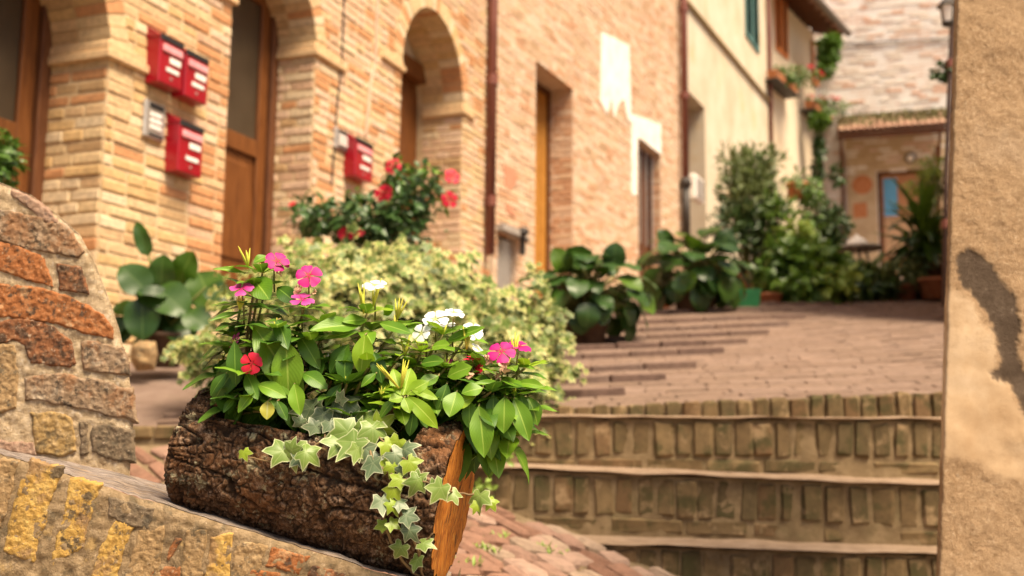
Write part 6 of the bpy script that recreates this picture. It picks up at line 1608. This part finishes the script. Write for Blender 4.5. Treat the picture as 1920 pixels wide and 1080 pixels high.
# moss on the porch roof
random.seed(5); mm = MB()
for i in range(1100):
    u = rnd(ua, ub); s = rnd(.05, 1) ** .7
    leaflet(mm, f5.pt(u, lerp(za + .20, za + .90, s), lerp(PD, .02, s)), rdir() + V((0, 0, .8)), rdir(), .09, .05)
mo = mm.build("moss", mat("moss", [(.10, .10, .04), (.18, .17, .07), (.25, .22, .13)], scale=4, bump=.2), far); mo["kind"] = "stuff"

# ---- round table with a white dish, pots and a stone
tb = P(1612, 560, 11.6); tz = P(1612, 463, 11.6).z
tb.z = G(tb.x, tb.y)
rt_ = empty("round_table", tb, "round grey garden table among the plants before the far door", "table")
mb = MB(); mb.lathe(V((tb.x, tb.y, tz - .03)), [(.25, 0), (.26, .015), (.25, .03), (.23, .034)], 28); mb.build("table_top", m_stone_g, rt_)
for i in range(3):
    a = i * 2.094 + .3; mb = MB(); mb.tube([V((tb.x + .1 * math.cos(a), tb.y + .1 * math.sin(a), tz - .03)), V((tb.x + .24 * math.cos(a), tb.y + .24 * math.sin(a), tb.z - .005))], .014, 6); mb.build("leg", m_iron, rt_)
mb = MB(); mb.lathe(V((tb.x - .01, tb.y, tz + .004)), [(.12, 0), (.115, .03), (.09, .075), (.05, .10), (.02, .11), (.02, .13), (.01, .14)], 22)
thing("domed_dish", mb, m_paper, V((tb.x, tb.y, tz + .004)), "white domed dish standing on the round grey table", "dish", None, True)
def lone_pot(px, py, Y, r, h, m, label, square=False):
    b = P(px, py, Y); mb = MB()
    if square:
        vs = [b + V((sx * r * .85, sy * r * .85, 0)) for sx, sy in ((-1, -1), (1, -1), (1, 1), (-1, 1))] + [b + V((sx * r, sy * r, h)) for sx, sy in ((-1, -1), (1, -1), (1, 1), (-1, 1))] + [b + V((sx * r * .9, sy * r * .9, h)) for sx, sy in ((-1, -1), (1, -1), (1, 1), (-1, 1))] + [b + V((sx * r * .86, sy * r * .86, h * .8)) for sx, sy in ((-1, -1), (1, -1), (1, 1), (-1, 1))]
        fs = [(3, 2, 1, 0)] + [(k * 4 + i, k * 4 + (i + 1) % 4, (k + 1) * 4 + (i + 1) % 4, (k + 1) * 4 + i) for k in range(3) for i in range(4)] + [(12, 13, 14, 15)]
        mb.add(vs, fs)
    else: pot(mb, b, r * .8, r, h)
    thing("flower_pot", mb, m, b, label, "flower pot", "empty-looking pots between the plants", not square)
m_green = plain("green_plastic", (.03, .26, .09), .4)
lone_pot(1392, 578, 9.5, .14, .16, m_green, "square green plastic planter right of the halfway plant", True)
lone_pot(1232, 586, 9.5, .13, .18, mat("pot_red", [(.42, .10, .03), (.55, .16, .05)], scale=8, bump=.2), "small orange-red pot between the two big-leaved plants")
lone_pot(1446, 582, 10.0, .10, .16, m_pot, "small terracotta pot left of the crest plants")
lone_pot(1752, 560, 10.6, .14, .2, m_pot, "brown pot tucked against the roughcast wall's edge")
sb_ = rough_slab([(246, 648), (262, 638), (292, 640), (296, 664), (290, 694), (256, 696), (244, 676)], 4.95, 3, .05, 14, .01, .03, 5)
thing("stone_block", sb_, n_tan, P(270, 690, 4.95), "pale stone block on the landing at the foot of the round-leaved plant", "stone", None, True)
# iron tap beside the meter niche
tpb = f2.pt(*f2.hit(980, 478, .1), .1); mb = MB(); mb.tube([tpb, tpb + V((0, 0, .22))], .03, 8); mb.lathe(tpb + V((0, 0, .2)), [(.03, 0), (.07, .03), (.06, .07), (.02, .09)], 10); mb.tube([tpb + V((0, 0, .15)), tpb + V((.05, -.1, .15)), tpb + V((.05, -.12, .11))], .015, 6)
thing("water_tap", mb, m_iron, tpb, "dark iron standpipe beside the small steel meter door", "tap")
# fallen petals and weeds on the steps and path
random.seed(9); wd = MB()
for (x, y) in ((905, 1030), (918, 1035), (880, 1060), (930, 1010), (1015, 1030), (1040, 1040)):
    c = hit(Q, x, y, 1.6)
    for i in range(16): leaflet(wd, c + V((rnd(-.03, .03), rnd(-.03, .03), -.004)), (rnd(-1, 1), rnd(-1, 1), .8), (0, 0, 1), .03, .006)
for (x, y) in ((870, 850), (900, 840), (940, 845), (885, 930), (895, 915)):
    c = P(x, y, 3.47)
    for i in range(26): leaflet(wd, c + V((rnd(-.05, .05), rnd(-.01, .02), rnd(-.04, .03))), (rnd(-1, 1), -.5, rnd(-.6, .8)), (0, -1, .4), .03, .016)
w_ = bpy.data.objects.new("weeds", wd.mesh("weeds", g_light)); COL.objects.link(w_); w_["kind"] = "stuff"; w_["label"] = "small green weeds in the joints of the path and step"; w_["category"] = "weeds"
